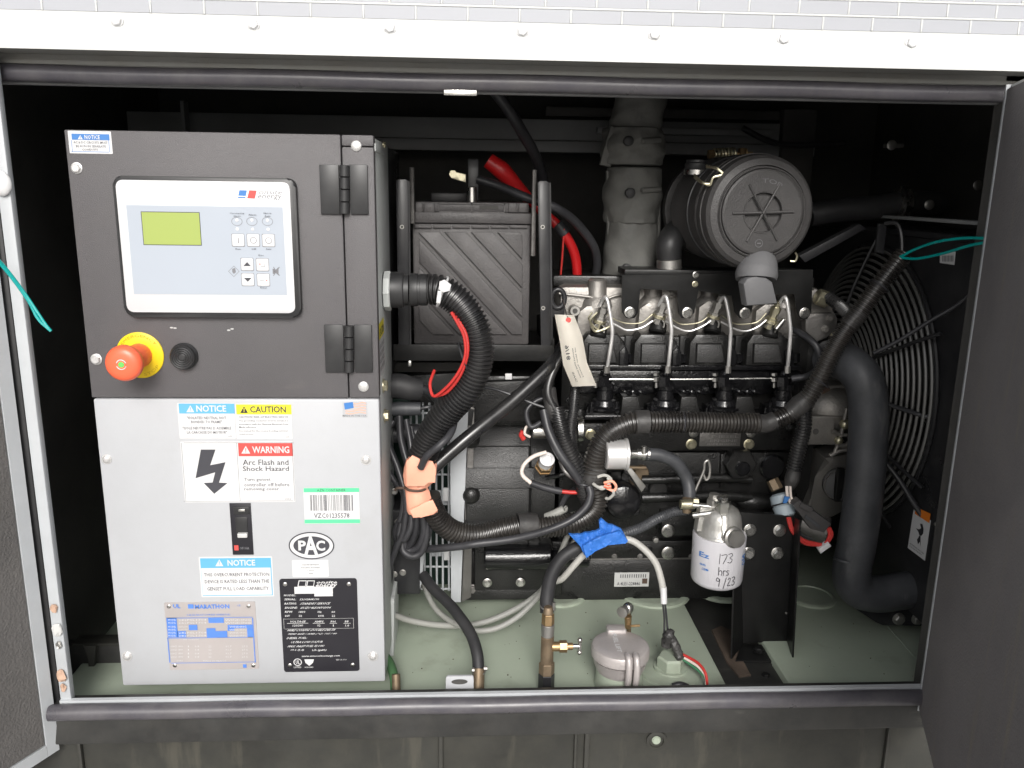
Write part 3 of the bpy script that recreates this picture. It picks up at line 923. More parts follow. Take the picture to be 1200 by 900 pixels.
for (xa, xb) in ((290, 405), (412, 520)):
    bm = B(); poly(bm, [q(xa + 10, 62), q(xb + 8, 62), q(xb - 8, 150), q(xa - 8, 150)], YR - .0003); o = O('logo_square', bm, 'label_white', n, smooth=False)
    bm = B(); poly(bm, [q(xa + 20, 74), q(xb - 4, 74), q(xb - 16, 140), q(xa + 8, 140)], YR - .0006); O('logo_square', bm, 'plate_black', n, smooth=False)
bm = B(); ring2(bm, *q2(286, 552), 4.8, 4.8, 1.0, YR); poly(bm, [q2(380, 512), q2(515, 512), q2(500, 560), q2(450, 605), q2(395, 560)], YR); O('approval_marks', bm, 'label_white', n, smooth=False)
lines(n, 'label_white', [L2('UL', 260, 525, 312, 580, 0, .03)], YR - .0001)
# alternator plate
n = lab('maker_plate', 195.5, 705.5, 301.3, 784.5, 'plate_alu', 'blue and silver generator data plate', .0025, t=.0008, Y=YL - .0003)
g = lambda x, y: (190 + x / 10 + (.35 if y > 500 else -.25), 700 + y / 10)
for x, y in ((80, 108), (1015, 105), (145, 800), (1065, 800)):
    bolt(P(*g(x, y), YP - .0003), FRONT, 2.3 * S(200, 750, YC), n, 'steel', 'dome', 'rivet')
bm = B()
gq = lambda x0, y0, x1, y1: rq(x0, y0, x1, y1, YR, g)
for r_ in ((60, 240, 180, 470), (545, 242, 725, 300), (315, 322, 415, 385), (770, 322, 1060, 362), (770, 362, 850, 392), (1000, 362, 1065, 470), (180, 395, 285, 470), (525, 362, 630, 470), (630, 395, 765, 470),
           (60, 236, 1060, 242), (60, 470, 1065, 476), (98, 762, 1095, 767), (75, 470, 80, 765), (1072, 240, 1077, 765), (945, 785, 985, 825)): gq(*r_)
O('blue_fields', bm, 'plate_blue', n, smooth=False)
G = lambda s, x0, y0, x1, y1, b=0: (s, *g(x0, y0), *g(x1, y1), b)
lines(n, 'plate_blue', [G('MARATHON', 385, 82, 790, 135, .03), G('UL', 130, 82, 215, 130, .03), G('CE', 880, 85, 920, 105), G('A REGAL BELOIT COMPANY GENERATORS', 290, 195, 800, 215)], YR)
bm = B(); gq(305, 82, 370, 132); O('logo_square', bm, 'plate_blue', n, smooth=False)
LL = []
for k, y in enumerate((255, 290, 335, 370, 405, 440)):
    LL += [G(s, x, y, x2, y + 20) for s, x, x2 in (('MODEL', 75, 165), ('282PSL1704', 195, 300 if k in (2, 3) else 520), ('WINDING', 740 if k < 2 else 790, 1040 if k < 2 else 990))]
for y in (575, 615, 658, 698):
    LL += [G('60HZ 1800', 95, y - 10, 240, y + 10), G('1', 300, y - 10, 310, y + 10), G('0.8', 380, y - 10, 430, y + 10), G('22', 540, y - 10, 575, y + 10), G('91.7', 740, y - 10, 810, y + 10), G('27.5', 930, y - 10, 1000, y + 10)]
LL += [G('WIRE', 165, 735, 240, 752), G('MADE IN MEXICO', 480, 735, 750, 752), G('INS CLASS H', 250, 488, 420, 502)]
lines(n, 'label_white', LL, YR - .0003)

# ---- controller module
YB = YC - .012
bm = B(); rrect(bm, 138.6, 207.3, 349.6, 371.8, YB, .0118, .0125, .003)
mod = O('controller', bm, 'plastic_black', cab, 'white framed controller with a green display', angle=45)
bm = B(); rrect(bm, 142, 212.2, 342.6, 366.3, YB - .0012, .0012, .009, .0005); O('white_frame', bm, 'bezel_white', mod)
Ym = YB - .0016
bm = B(); rrect(bm, 152.5, 241.5, 333.8, 345.2, Ym, .0004, .0005); O('keypad_overlay', bm, 'panel_blue', mod, smooth=False)
bm = B(); BX(bm, 166.5, 248.2, 235.2, 287.5, Ym - .0002, .0002); O('display_border', bm, 'print_dark', mod, smooth=False)
bm = B(); BX(bm, 167.3, 249, 234.4, 286.7, Ym - .0005, .0003); O('display', bm, 'lcd', mod, smooth=False)
YK = Ym - .0012
for cx, cy in ((279, 281.5), (296.8, 281.5), (314.6, 281.8), (289.6, 309.8), (307.6, 310.3), (290.4, 327.7), (308.6, 328)):
    bm = B(); rrect(bm, cx - 7.6, cy - 7.6, cx + 7.6, cy + 7.6, Ym - .0003, .0003, .0016); o = O('button_shadow', bm, 'print_grey', mod, smooth=False)
    bm = B(); rrect(bm, cx - 7, cy - 7, cx + 7, cy + 7, YK, .0009, .0015, .0003); O('button', bm, 'key_white', mod)
for cx, cy in ((277.6, 258), (295.2, 258), (313.4, 258.3), (278, 268.4), (296, 268.6), (314.2, 268.8)):
    bm = B(); lathe(bm, P(cx, cy, Ym), FRONT, [(0, .0023), (.0006, .002), (.0009, 0)], 14); O('indicator_light', bm, 'key_white', mod)
lines(mod, 'print_dark', [('I', 279, 278.5, 279.7, 285), ('Operating', 269, 249.2, 286, 251), ('Hours', 274, 252.3, 282, 253.9), ('Alarm', 291, 250.8, 300, 252.5), ('Not in', 309, 249, 318, 250.8), ('Auto', 310, 252.3, 317, 254), ('Run', 276, 291, 282, 292.6), ('Off', 294.5, 291, 300, 292.6), ('Auto', 311.5, 291, 318, 292.6), ('Esc', 303, 298.3, 309, 300), ('Enter', 305, 336.3, 313, 338)], YK - .0002, 'key_print')
bm = B(); ring2(bm, 297, 281.6, 3.8, 3.8, .7, YK - .0002); ring2(bm, 314.8, 281.9, 3.8, 3.8, .7, YK - .0002)
for cx in (277.6, 295.2, 313.4): ring2(bm, cx, 259.5, 6.3, 5, .5, Ym - .0003)
O('key_rings', bm, 'print_grey', mod, smooth=False)
bm = B(); poly(bm, [(285.2, 311.8), (289.6, 307), (294, 311.8)], YK - .0002); poly(bm, [(285.8, 325.6), (294.8, 325.6), (290.4, 330.2)], YK - .0002)
O('arrow_print', bm, 'print_dark', mod, smooth=False)
lines(mod, 'print_red', [('•', 303.6, 308.5, 305.6, 310.5), ('•', 311.5, 327.5, 313.5, 329.5)], YK - .0002, 'key_print')
bm = B()
rr = lambda x0, y0, x1, y1, Y: (lambda a_, b_, c_, d_: bm.faces.new([bm.verts.new(v) for v in (V((a_, Y, d_)), V((b_, Y, d_)), V((b_, Y, c_)), V((a_, Y, c_)))]))(*rect(x0, y0, x1, y1, Y))
rr(305.5, 312.3, 310, 312.8, YK - .0002); rr(309.7, 309, 310.2, 312.8, YK - .0002); rr(304.5, 328.3, 309.5, 328.8, YK - .0002)
rr(319.5, 315, 322.3, 321, Ym - .0002)
for s in (-1, 1): poly(bm, [(324 - 4, 318 + s * 5), (324 - 3.3, 318 + s * 5.4), (324 + 4, 318 - s * 5), (324 + 3.3, 318 - s * 5.4)], Ym - .0003)
poly(bm, [(321, 318), (326.5, 313), (326.5, 323)], Ym - .0002)
O('icon_print', bm, 'print_grey', mod, smooth=False)
bm = B(); cx, cy = 274, 318
for r0, r1 in ((6.6, 5.9),):
    for k in range(4):
        a0, a1 = R(90 * k), R(90 * k + 90)
        poly(bm, [(cx + r0 * math.cos(a0), cy + r0 * math.sin(a0)), (cx + r0 * math.cos(a1), cy + r0 * math.sin(a1)), (cx + r1 * math.cos(a1), cy + r1 * math.sin(a1)), (cx + r1 * math.cos(a0), cy + r1 * math.sin(a0))], Ym - .0002)
poly(bm, [(272, 315), (275.5, 314), (276.5, 319), (274, 321), (272.2, 319)], Ym - .0002)
O('icon_print', bm, 'print_grey', mod, smooth=False)
Yf = YB - .0015
bm = B(); poly(bm, [(280.5, 222.8), (289.3, 223.1), (288, 229.6), (279.2, 229.3)], Yf); poly(bm, [(278.9, 230.5), (287.8, 230.8), (287.5, 232.2), (278.6, 231.9)], Yf); O('logo_square', bm, 'print_blue', mod, smooth=False)
bm = B(); poly(bm, [(292, 223), (300.8, 223.3), (298.6, 232.8), (289.6, 232.4)], Yf); O('logo_square', bm, 'print_red', mod, smooth=False)
lines(mod, 'print_grey', [('onsite', 303, 222.8, 330, 227.8, .0, .05, 2), ('energy', 301.5, 228.5, 329, 234.8, .0, .05, 2)], Yf)

# ---- emergency stop, sounder, scuffs
pe = P(164.5, 416, YC)
es = T('emergency_stop', 'red mushroom emergency stop on a yellow disc, on the black cabinet door', 'emergency stop', pe)
bm = B(); lathe(bm, pe, FRONT, [(.0002, .0335), (.0020, .0335), (.0026, .0325), (.0026, .012)], 48); O('yellow_disc', bm, 'estop_yellow', es)
bm = B(); mapped_text(bm, 'EMERGENCY', lambda u, v: pe + FRONT * .0031 + V((math.sin(-1.0 + 2.0 * u) * (.0265 + .004 * v), 0, math.cos(-1.0 + 2.0 * u) * (.0265 + .004 * v))), 0)
mapped_text(bm, 'STOP', lambda u, v: pe + FRONT * .0031 + V((math.sin(3.0 - .9 * u) * (.0305 - .004 * v), 0, math.cos(3.0 - .9 * u) * (.0305 - .004 * v))), 0)
O('lettering', bm, 'print_amber', es, smooth=False)
bm = B(); lathe(bm, pe, FRONT, [(.003, .0175), (.020, .0175), (.024, .0160), (.050, .0155), (.054, .0155)], 32); O('stem', bm, 'estop_red', es)
bm = B(); lathe(bm, pe, FRONT, [(.048, .0155), (.051, .0225), (.054, .0250), (.059, .0250), (.063, .0235), (.066, .020), (.0675, .014), (.068, .005), (.068, 0)], 48); O('mushroom_head', bm, 'estop_red', es, angle=60)
bm = B(); lathe(bm, pe, FRONT, [(.0675, .0042), (.0684, .004), (.0687, 0)], 20); O('green_indicator', bm, 'green_dot', es)
bm = B(); torus(bm, pe + FRONT * .0681, FRONT, .0065, .0007, 30, 5, 20, 160); torus(bm, pe + FRONT * .0681, FRONT, .0065, .0007, 30, 5, 200, 340); O('turn_arrows', bm, 'label_white', es)
pb = P(216.5, 417, YC)
bz = T('warning_sounder', 'round black buzzer beside the emergency stop on the cabinet door', 'buzzer', pb)
bm = B(); lathe(bm, pb, FRONT, [(0, .0195), (.004, .0195), (.006, .0175), (.012, .0175), (.0135, .016), (.0125, .0145), (.0135, .013), (.0125, .0115), (.0135, .010), (.0125, .0085), (.0135, .007), (.0125, .0055), (.0135, .004), (.0138, 0)], 36)
O('grille', bm, 'plastic_black', bz, angle=25)
bm = B()
for x, y in ((201, 384), (268, 387), (272, 385.5), (205, 384.5)):
    ball(bm, P(x, y, YC), .0016, 1.6, .1, .7, 8)
o = O('paint_chip', bm, 'label_white_dirty', cab)

# ---- side of the cabinet
def side_quad(bm, Y0, Y1, z0, z1_, X=X1 + .0002):
    bm.faces.new([bm.verts.new(v) for v in (V((X, Y0, z1_)), V((X, Y1, z1_)), V((X, Y1, z0)), V((X, Y0, z0)))])
def zat(px, py): return PXp(px, py, X1).z
bm = B(); side_quad(bm, .065, .135, zat(446, 396), zat(446, 377)); n = O('caution_sticker', bm, 'print_yellow', cab, 'yellow caution sticker on the cabinet side', smooth=False)
bm = B(); mapped_text(bm, 'CAUTION', lambda u, v: V((X1 + .0007, .07 + u * .06, zat(446, 393) + v * .012)), .02); O('lettering', bm, 'print_dark', n, smooth=False)
bm = B(); side_quad(bm, .065, .135, zat(446, 441), zat(446, 397)); n2 = O('text_sticker', bm, 'label_white', cab, smooth=False)
bm = B()
for k in range(4): mapped_text(bm, 'RISK OF SHOCK', lambda u, v: V((X1 + .0007, .07 + u * .06, zat(446, 408 + k * 9) + v * .007)), 0)
O('lettering', bm, 'print_dark', n2, smooth=False)
for (px, py, r_) in ((449, 452, .011), (450.5, 487, .011), (449, 170, .006)):
    c = PXp(px, py, X1)
    bolt(c, (1, 0, 0), r_, cab, 'zinc', 'hex', 'bolt')
bm = B(); side_quad(bm, .075, .19, zat(447, 182), zt - .008, X1 + .0016)
bm2 = B(); box(bm2, X1 - .002, X1 + .0016, .062, .185, zat(448, 181), zt - .010, .001); bm.free(); O('corner_bracket', bm2, 'cabinet_side', cab)

# ================================================================== BATTERY AND TRAY
YBt = .33
bat = T('battery', 'dark grey starting battery with slanted ribs sitting in the black tray', 'battery', P(550, 400, YBt + .08))
a, b, z0, z2 = rect(484, 262, 621, 404, YBt)
bm = B(); box(bm, a, b, YBt, YBt + .26, z0, z2, .004)
O('case', bm, 'battery_case', bat)
bm = B(); BX(bm, 482, 249, 624, 262, YBt - .006, .27, .0025); O('lid_rim', bm, 'battery_case', bat)
bm = B(); BX(bm, 486, 237, 620, 249, YBt - .002, .26, .003); O('lid', bm, 'battery_case', bat)
for x0, x1 in ((487, 495), (497, 509), (596, 606), (608, 618)):
    bm = B(); BX(bm, x0, 238, x1, 249, YBt - .005, .004, .001); O('lid_rib', bm, 'battery_case', bat)
bm = B()
for q4 in ((513, 238, 592, 239.5), (513, 248, 592, 250), (513, 238, 514.5, 249), (552, 238, 553.5, 249), (590.5, 238, 592, 249)): BX(bm, *q4, YBt - .005, .004)
O('handle_slot', bm, 'battery_case', bat)
bm = B(); BX(bm, 562, 241, 584, 245, YBt - .004, .003); O('slot_recess', bm, 'interior_black', bat)
for k in range(6):
    bm = B(); BX(bm, 485 + k * 22.5, 264, 485 + k * 22.5 + 20.5, 267.5, YBt - .005, .006, .0008); O('rim_segment', bm, 'battery_case', bat)
# slanted ribs, clipped to the face
def slant(x, y0, y1, w_, m='battery_case'):
    sl = .92
    pts = []
    lo, hi = 490, 613
    def cl(xa, ya, xb, yb):
        return (xa, ya, xb, yb)
    xa, ya = x, y0
    xb, yb = x + (y1 - y0) / 1.05 * 1.0, y1
    if xa < lo: ya += (lo - xa) * 1.05; xa = lo
    if xb > hi: yb -= (xb - hi) * 1.05; xb = hi
    if yb - ya < 6: return
    bm = B(); PL(bm, [(xa, ya), (min(xa + w_, hi), ya), (xb, yb - w_ * .0), (xb, yb + 0), (max(xb - w_, lo), yb)] if False else [(xa, ya), (xa + w_, ya), (xb, yb - w_ * 1.05 if xb >= hi - .1 else yb), (xb if xb >= hi - .1 else xb, yb), (xb - (0 if xb >= hi - .1 else w_), yb)], YBt - .004, .006, .001)
    O('rib', bm, m, bat)
for x in range(-3, 6):
    x0 = 490 + x * 31
    # rib band between two diagonals, built as a clean parallelogram clipped by hand
    band_pts = []
    A = [(x0, 272), (x0 + 25, 272), (x0 + 25 + 110, 392), (x0 + 110, 392)]
    def clipx(poly_, lim, keep_less):
        out = []
        for i in range(len(poly_)):
            p, q_ = poly_[i], poly_[(i + 1) % len(poly_)]
            ip = (p[0] <= lim) if keep_less else (p[0] >= lim)
            iq = (q_[0] <= lim) if keep_less else (q_[0] >= lim)
            if ip: out.append(p)
            if ip != iq:
                t = (lim - p[0]) / (q_[0] - p[0])
                out.append((lim, p[1] + (q_[1] - p[1]) * t))
        return out
    A = clipx(clipx(A, 612, True), 491, False) if A else A
    if len(A) >= 3 and max(p[1] for p in A) - min(p[1] for p in A) > 8:
        bm = B(); PL(bm, A, YBt - .0055, .007, .0012); O('rib', bm, 'battery_case', bat)
# terminal post, clamps and hold-down
bm = B(); cyl(bm, P(553, 240, YBt + .03), P(553, 219, YBt + .03), .0085, seg=18, bev=.001); O('terminal', bm, 'steel', bat)
bm = B(); BX(bm, 548, 186, 561, 236, YBt + .05, .02, .002); O('hold_down_bar', bm, 'bracket_black', bat)
bm = B(); BX(bm, 505, 226, 548, 236, YBt + .09, .05, .002); O('vent_cap_strip', bm, 'plastic_black', bat)
clamp = T('cable_clamp', 'zinc cable lug with nuts left of the battery hold down bar', 'clamp', P(536, 206, YBt + .04))
bm = B(); PL(bm, [(527, 200), (546, 204), (546, 214), (529, 209)], YBt + .03, .014, .002); O('lug', bm, 'zinc', clamp)
bm = B(); cyl(bm, P(531, 204, YBt + .028), P(531, 204, YBt + .05), .007, seg=6); cyl(bm, P(541, 208, YBt + .024), P(541, 208, YBt + .05), .006, seg=6); O('nut', bm, 'zinc', clamp)

tray = T('battery_tray', 'black steel battery tray with upright posts and threaded rods', 'tray', P(555, 410, .3))
YT = .285
for x0, x1, y0, xb0, xb1 in ((464, 478, 210, 467, 480), (630, 643.5, 212, 634, 646)):
    bm = B(); PL(bm, [(x0, y0 + 2), (x0 + 3, y0), (x1 - 3, y0), (x1, y0 + 2), (xb1, 405), (xb0, 405)], YT, .004, .0006); O('post', bm, 'bracket_black', tray)
    bm = B(); prism(bm, [P(x1, y0 + 2, YT + .004), P(x1, y0 + 2, YT + .03), P(xb1, 405, YT + .03), P(xb1, 405, YT + .004)], (.003, 0, 0)); O('post_flange', bm, 'bracket_black', tray)
for x, y in ((471, 266), (636, 266), (636.5, 361)):
    bm = B(); lathe(bm, P(x, y, YT - .0005), FRONT, [(0, .0036), (.001, .0036), (.001, .002), (0, .002)], 14); O('hole_rim', bm, 'steel_dull', tray)
bm = B(); BX(bm, 461, 404, 648, 423, YT, .004, .0008); O('front_rail', bm, 'leg_black', tray)
bm = B(); a_, b_, z0, z2 = rect(461, 404, 648, 423, YT); box(bm, a_, b_, YT + .004, YT + .30, z0, z0 + .004); O('shelf', bm, 'leg_black', tray)
bm = B(); a_, b_, z0, z2 = rect(645, 398, 650, 423, YT); box(bm, a_, b_, YT + .004, YT + .30, z0, z2, .001); O('side_rail', bm, 'leg_black', tray)
for x, y0, y1 in ((482.5, 196, 262), (626.5, 199, 300)):
    Yr = YT + .02
    p, q_ = P(x, y0, Yr), P(x, y0, Yr); q_ = V((p.x, p.y, P(x, y1, Yr).z))
    bm = B(); n_ = 80; pts = [p + (q_ - p) * (i / n_) for i in range(n_ + 1)]
    sweep(bm, pts, lambda i: .0042 * (1 if i % 2 else .88), 8); O('threaded_rod', bm, 'cast_dark', tray)
bm = B(); BX(bm, 478, 423, 482, 430, YT + .002, .006, .001); O('bolt', bm, 'steel', tray)
bm = B(); BX(bm, 462, 425, 560, 436, .42, .02); O('under_rail', bm, 'interior_black', tray)

# battery cables
bm = B(); TB(bm, [(560, 210, YBt + .05), (585, 218, YBt + .04), (618, 232, YBt + .02), (650, 243, .34), (676, 262, .38), (697, 292, .42), (698, 322, .46), (684, 345, .5)], 5.2)
tag(O('black_battery_cable', bm, 'cable_black'), 'thick black cable looping from the battery post behind the tray post', 'cable')
rc = T('red_battery_cable', 'thick red cable with a red boot rising behind the battery', 'cable', P(600, 210, .40))
bm = B(); TB(bm, [(572, 189, .40), (588, 200, .40), (607, 220, .41), (625, 240, .42)], [.0125, .0105], 14) if False else tube(bm, [P(572, 188, .40), P(588, 200, .40), P(605, 218, .41), P(622, 236, .42)], [.014, .0165, .013, .010], 14); O('terminal_boot', bm, 'cable_red', rc)
bm = B(); TB(bm, [(622, 236, .42), (640, 252, .42), (660, 272, .42), (674, 300, .43), (677, 335, .45)], 5.8, 12); O('cable', bm, 'cable_red', rc)
bm = B(); TB(bm, [(661, 268, .41), (659, 300, .42), (656, 335, .44)], 1.2, 6); O('thin_wire', bm, 'wire_red', rc)
bm = B(); cyl(bm, P(653, 262, .42), P(663, 274, .42), .0115, seg=14, bev=.001); O('heat_shrink', bm, 'cable_black', rc)

# overhead cable
bm = B(); TB(bm, [(578, 104, .30), (597, 130, .32), (612, 155, .35), (626, 180, .40), (635, 205, .45), (640, 240, .5)], 6.5, 12)
tag(O('overhead_cable', bm, 'cable_black'), 'black cable hanging down from the roof in front of the rear beam', 'cable')

# ================================================================== WRAPPED EXHAUST PIPE
YW = .47
wr = T('wrapped_exhaust_pipe', 'upright exhaust pipe wrapped in grey quilted heat blanket', 'exhaust pipe', P(740, 330, YW))
def blanket(name, y0, y1, xc0, xc1, hw, seed, fl=0):
    rnd = random.Random(seed)
    bm = B(); n_, sg = 40, 64
    rings = []
    ph = [rnd.uniform(0, 6.28) for _ in range(8)]
    for i in range(n_ + 1):
        t = i / n_
        y = y0 + (y1 - y0) * t; xc = xc0 + (xc1 - xc0) * t
        c = P(xc, y, YW)
        rr_ = hw * S(xc, y, YW) * (1 + .10 * math.sin(math.pi * t) + (.10 * fl * (t ** 6)) )
        if i in (0, n_): rr_ *= .90
        ring = []
        ga = .022 * (t ** 5 + (1 - t) ** 6)
        for k in range(sg):
            a_ = 2 * math.pi * k / sg
            w_ = 1 + ga * math.sin(11 * a_ + ph[4]) + .035 * math.sin(3 * a_ + ph[0] + 5 * t) + .020 * math.sin(5 * a_ + ph[1] - 11 * t) + .020 * math.sin(13 * t + ph[2] + 2 * a_) + .010 * math.sin(23 * t + 5 * a_ + ph[3])
            ring.append(bm.verts.new(c + V((math.cos(a_) * rr_ * w_, math.sin(a_) * rr_ * w_ * .9, 0))))
        rings.append(ring)
    for u_, v_ in zip(rings, rings[1:]):
        for k in range(sg):
            j = (k + 1) % sg
            bm.faces.new((u_[k], u_[j], v_[j], v_[k]))
    bm.faces.new(rings[0][::-1]); bm.faces.new(rings[-1])
    return O(name, bm, 'wrap_fabric', wr, angle=60)
blanket('blanket', 100, 168, 752, 742, 28, 1)
blanket('blanket', 150, 194, 742, 740, 34, 2, .6)
blanket('blanket', 196, 262, 742, 740, 31, 3)
blanket('blanket', 258, 345, 740, 738, 29, 4, .3)
for x, y in ((737, 165), (739, 226), (735, 315)):
    c = P(x, y, YW - .062)
    bm = B(); lathe(bm, c + V((0, .012, 0)), FRONT, [(0, .009), (.012, .009), (.014, .006), (.014, 0)], 18); O('button', bm, 'rubber', wr)
for x, y in ((752, 165), (752, 223), (750, 317)):
    bm = B(); cyl(bm, P(x, y, YW - .058), P(x + 22, y - 1, YW - .040), .0052, seg=12, bev=.001); O('strap_toggle', bm, 'wrap_fabric', wr)
for y0, y1, x in ((200, 345, 712), (200, 330, 771)):
    bm = B(); TB(bm, [(x, y0, YW - .012), (x + 1, (y0 + y1) / 2, YW - .01), (x - 1, y1, YW - .012)], 2.2, 6); O('seam', bm, 'wrap_fabric', wr)
# wing at the top collar
bm = B(); PL(bm, [(706, 182), (716, 146), (722, 150), (716, 196), (703, 193)], YW - .03, .012, .003); O('collar_flap', bm, 'wrap_fabric', wr); bm = B(); PL(bm, [(770, 165), (776, 184), (768, 194), (764, 180)], YW - .02, .01, .002); O('collar_flap', bm, 'wrap_fabric', wr)

# ================================================================== ENGINE
eng = T('diesel_engine', 'four cylinder diesel engine, black block under a grey aluminium rocker cover', 'engine', P(760, 700, .5))
def EB(name, x0, y0, x1, y1, Y, d, m='engine_black', bev=.003, lbl=None):
    bm = B(); BX(bm, x0, y0, x1, y1, Y, d, bev); return O(name, bm, m, eng, lbl)
def EP(name, pts, Y, d, m='engine_black', bev=.002):
    bm = B(); PL(bm, pts, Y, d, bev); return O(name, bm, m, eng)
def EC(name, x, y, Y, rpx, ln, m='engine_black', bev=.001, seg=28, ax=FRONT):
    c = P(x, y, Y); r = rpx * S(x, y, Y)
    bm = B(); cyl(bm, c + V(ax) * -ln, c, r, seg=seg, bev=bev); return O(name, bm, m, eng)
# block and pan
EB('cylinder_block', 655, 480, 950, 640, .36, .30)
EB('cylinder_head', 658, 395, 945, 480, .38, .26)
EB('oil_pan', 648, 655, 872, 705, .36, .34, bev=.012)
EB('pan_rail', 640, 634, 880, 655, .345, .32, bev=.003)
EB('pan_lower', 655, 690, 860, 712, .40, .28, 'engine_black', .014)
# rocker cover
EB('rocker_cover', 655, 336, 948, 396, .385, .20, 'cast_alu', .012)
for pts in ([(655, 344, .383), (690, 348, .378), (705, 352, .376), (720, 347, .378), (735, 344, .38)], [(780, 350, .378), (800, 344, .38), (812, 343, .38)], [(905, 345, .38), (932, 343, .38)]):
    bm = B(); tube(bm, [P(*p) for p in pts], .0028, 8); O('cover_rib', bm, 'cast_alu', eng)
EB('rear_lip', 648, 324, 955, 337, .42, .12, 'engine_black', .004)
for x, m in ((700, 'cast_alu'), (765, 'cast_alu'), (831, 'cast_dark'), (920, 'cast_dark')):
    c = P(x, 352, .385)
    bm = B(); lathe(bm, c + V((0, .008, -.012)), (0, 0, 1), [(0, .030), (.012, .027), (.018, .021), (.022, .019), (.048, .0175), (.052, .013), (.052, 0)], 28); O('cover_boss', bm, m, eng)
for x, y in ((696, 372), (768, 368), (838, 366), (905, 370)):
    EP('injector_pocket', [(x - 22, y + 28), (x - 19, y - 6), (x - 8, y - 14), (x + 12, y - 14), (x + 22, y), (x + 22, y + 28)], .365, .05, 'cast_alu', .006)
EC('plug', 674, 364.5, .36, 6.2, .03, 'steel_dull'); EC('plug_socket', 674, 364.5, .359, 3, .004, 'interior_black', 0)
# front bracket carrying the air cleaner
EP('support_bracket', [(729, 322), (905, 320), (905, 316), (953, 316), (951, 366), (946, 374), (938, 374), (934, 366), (931, 344), (884, 344), (881, 366), (877, 373), (867, 373), (861, 366), (858, 346), (818, 340), (814, 366), (809, 373), (799, 373), (795, 366), (794, 340), (750, 338), (748, 366), (744, 373), (734, 373), (729, 366)], .335, .004, 'leg_black', .0008)
EB('bracket_shelf', 732, 317, 951, 324, .339, .07, 'leg_black', .001)
bolts([(738, 366), (805.5, 366.5), (873, 367), (943, 367)], .3345, 6.5, eng, 'steel')
bolts([(815.5, 322)], .333, 4, eng, 'steel'); bolts([(814.5, 333)], .3345, 3.6, eng, 'zinc')
# intake faces under the cover
for i, x in enumerate((706, 768, 833, 900)):
    # chunky casting under each injector: rounded shoulder, tapered face, foot
    EP('port_casting', [(x - 27, 430), (x - 25, 402), (x - 17, 391), (x + 18, 391), (x + 27, 402), (x + 29, 430)], .340, .06, 'engine_black', .010)
    EP('port_face', [(x - 16, 403), (x + 13, 403), (x + 18, 426), (x - 17, 426)], .331, .02, 'bell_black', .0055)
    EP('port_gusset', [(x + 20, 412), (x + 27, 405), (x + 31, 414), (x + 31, 429), (x + 20, 429)], .334, .02, 'engine_gloss', .004)
for x in (737, 801, 866, 932):
    EB('head_recess', x - 5, 394, x + 5, 432, .372, .02, 'leg_black', .002)
    bm = B(); cyl(bm, P(x, 424, .36), P(x, 414, .36), .0085, seg=6); O('head_stud', bm, 'engine_gloss', eng)
EB('head_ledge', 668, 428, 940, 434, .345, .05, 'engine_gloss', .002)
EB('pump_gallery', 672, 434, 938, 462, .36, .05, 'engine_gloss', .004)
# injectors, lines
for i, (x, y) in enumerate(((704, 372), (774, 366), (838, 366), (905, 372))):
    c = P(x, y, .338)
    bm = B(); ax = V((.25, -.2, 1)).normalized()
    lathe(bm, c - ax * .022, ax, [(0, .0075), (.012, .008), (.012, .0105), (.022, .0105), (.022, .0075), (.032, .0075), (.032, .0095), (.042, .0095), (.044, .006), (.054, .0055), (.054, 0)], 6)
    o = O('injector', bm, 'steel_dull' if i < 3 else 'zinc', eng, angle=25)
    bm = B(); cyl(bm, P(x - 2, y + 12, .352), P(x - 4, y + 24, .345), .0150, .0165, seg=24, bev=.003); O('injector_seat', bm, 'leg_black', eng)
    bm = B(); lathe(bm, c - ax * .010, ax, [(0, .0125), (.005, .0125)], 14); O('union_nut', bm, 'zinc', eng)
    bm = B(); torus(bm, c + V((-.004, -.004, -.022)), FRONT, .011, .0018, 20, 6, 150, 330); O('spring_clip', bm, 'steel_dull', eng)
for i, (xa, ya, xb, xc) in enumerate(((708, 349, 717, 711.5), (778, 348, 786.5, 783), (847, 349, 856, 853.5), (918, 349, 926, 923))):
    bm = B(); TB(bm, [(xa - 6, ya + 10, .335), (xa, ya, .322), (xa + 4, ya + 4, .315), (xb, 382, .308), (xb, 396, .308), ((xb + xc) / 2, 415, .308), (xc, 431, .315)], 2.25, 12)
    O('injector_line', bm, 'line_steel', eng)
    bm = B(); cyl(bm, P(xc, 429, .315), P(xc - .5, 437, .315), .0055, seg=6); O('line_nut', bm, 'steel_dull', eng)
for pts in ([(711, 376), (722, 381), (735, 387), (752, 384), (765, 376)], [(780, 376), (795, 385), (808, 388), (822, 383), (833, 376)], [(845, 377), (860, 385), (874, 388), (888, 383), (898, 375)]):
    bm = B(); TB(bm, [(x, y, .33) for x, y in pts], 1.15, 8); O('leak_off_line', bm, 'line_steel', eng)
    bm = B(); TB(bm, [(x, y - 8 + (2 if k in (1, 3) else 0), .345) for k, (x, y) in enumerate(pts)], .8, 6); O('leak_off_line', bm, 'zinc', eng)
bm = B(); TB(bm, [(700, 366, .33), (692, 376, .33), (697, 388, .33), (708, 386, .33), (716, 382, .33)], 1.6, 6); TB(bm, [(694, 366, .33), (690, 374, .33), (700, 386, .33), (703, 380, .33)], 1.2, 6)
O('tangled_wire', bm, 'zinc', eng)
bm = B(); cyl(bm, P(909, 386, .325), P(919, 374, .325), .005, seg=12, bev=.001); O('clamp', bm, 'steel', eng)
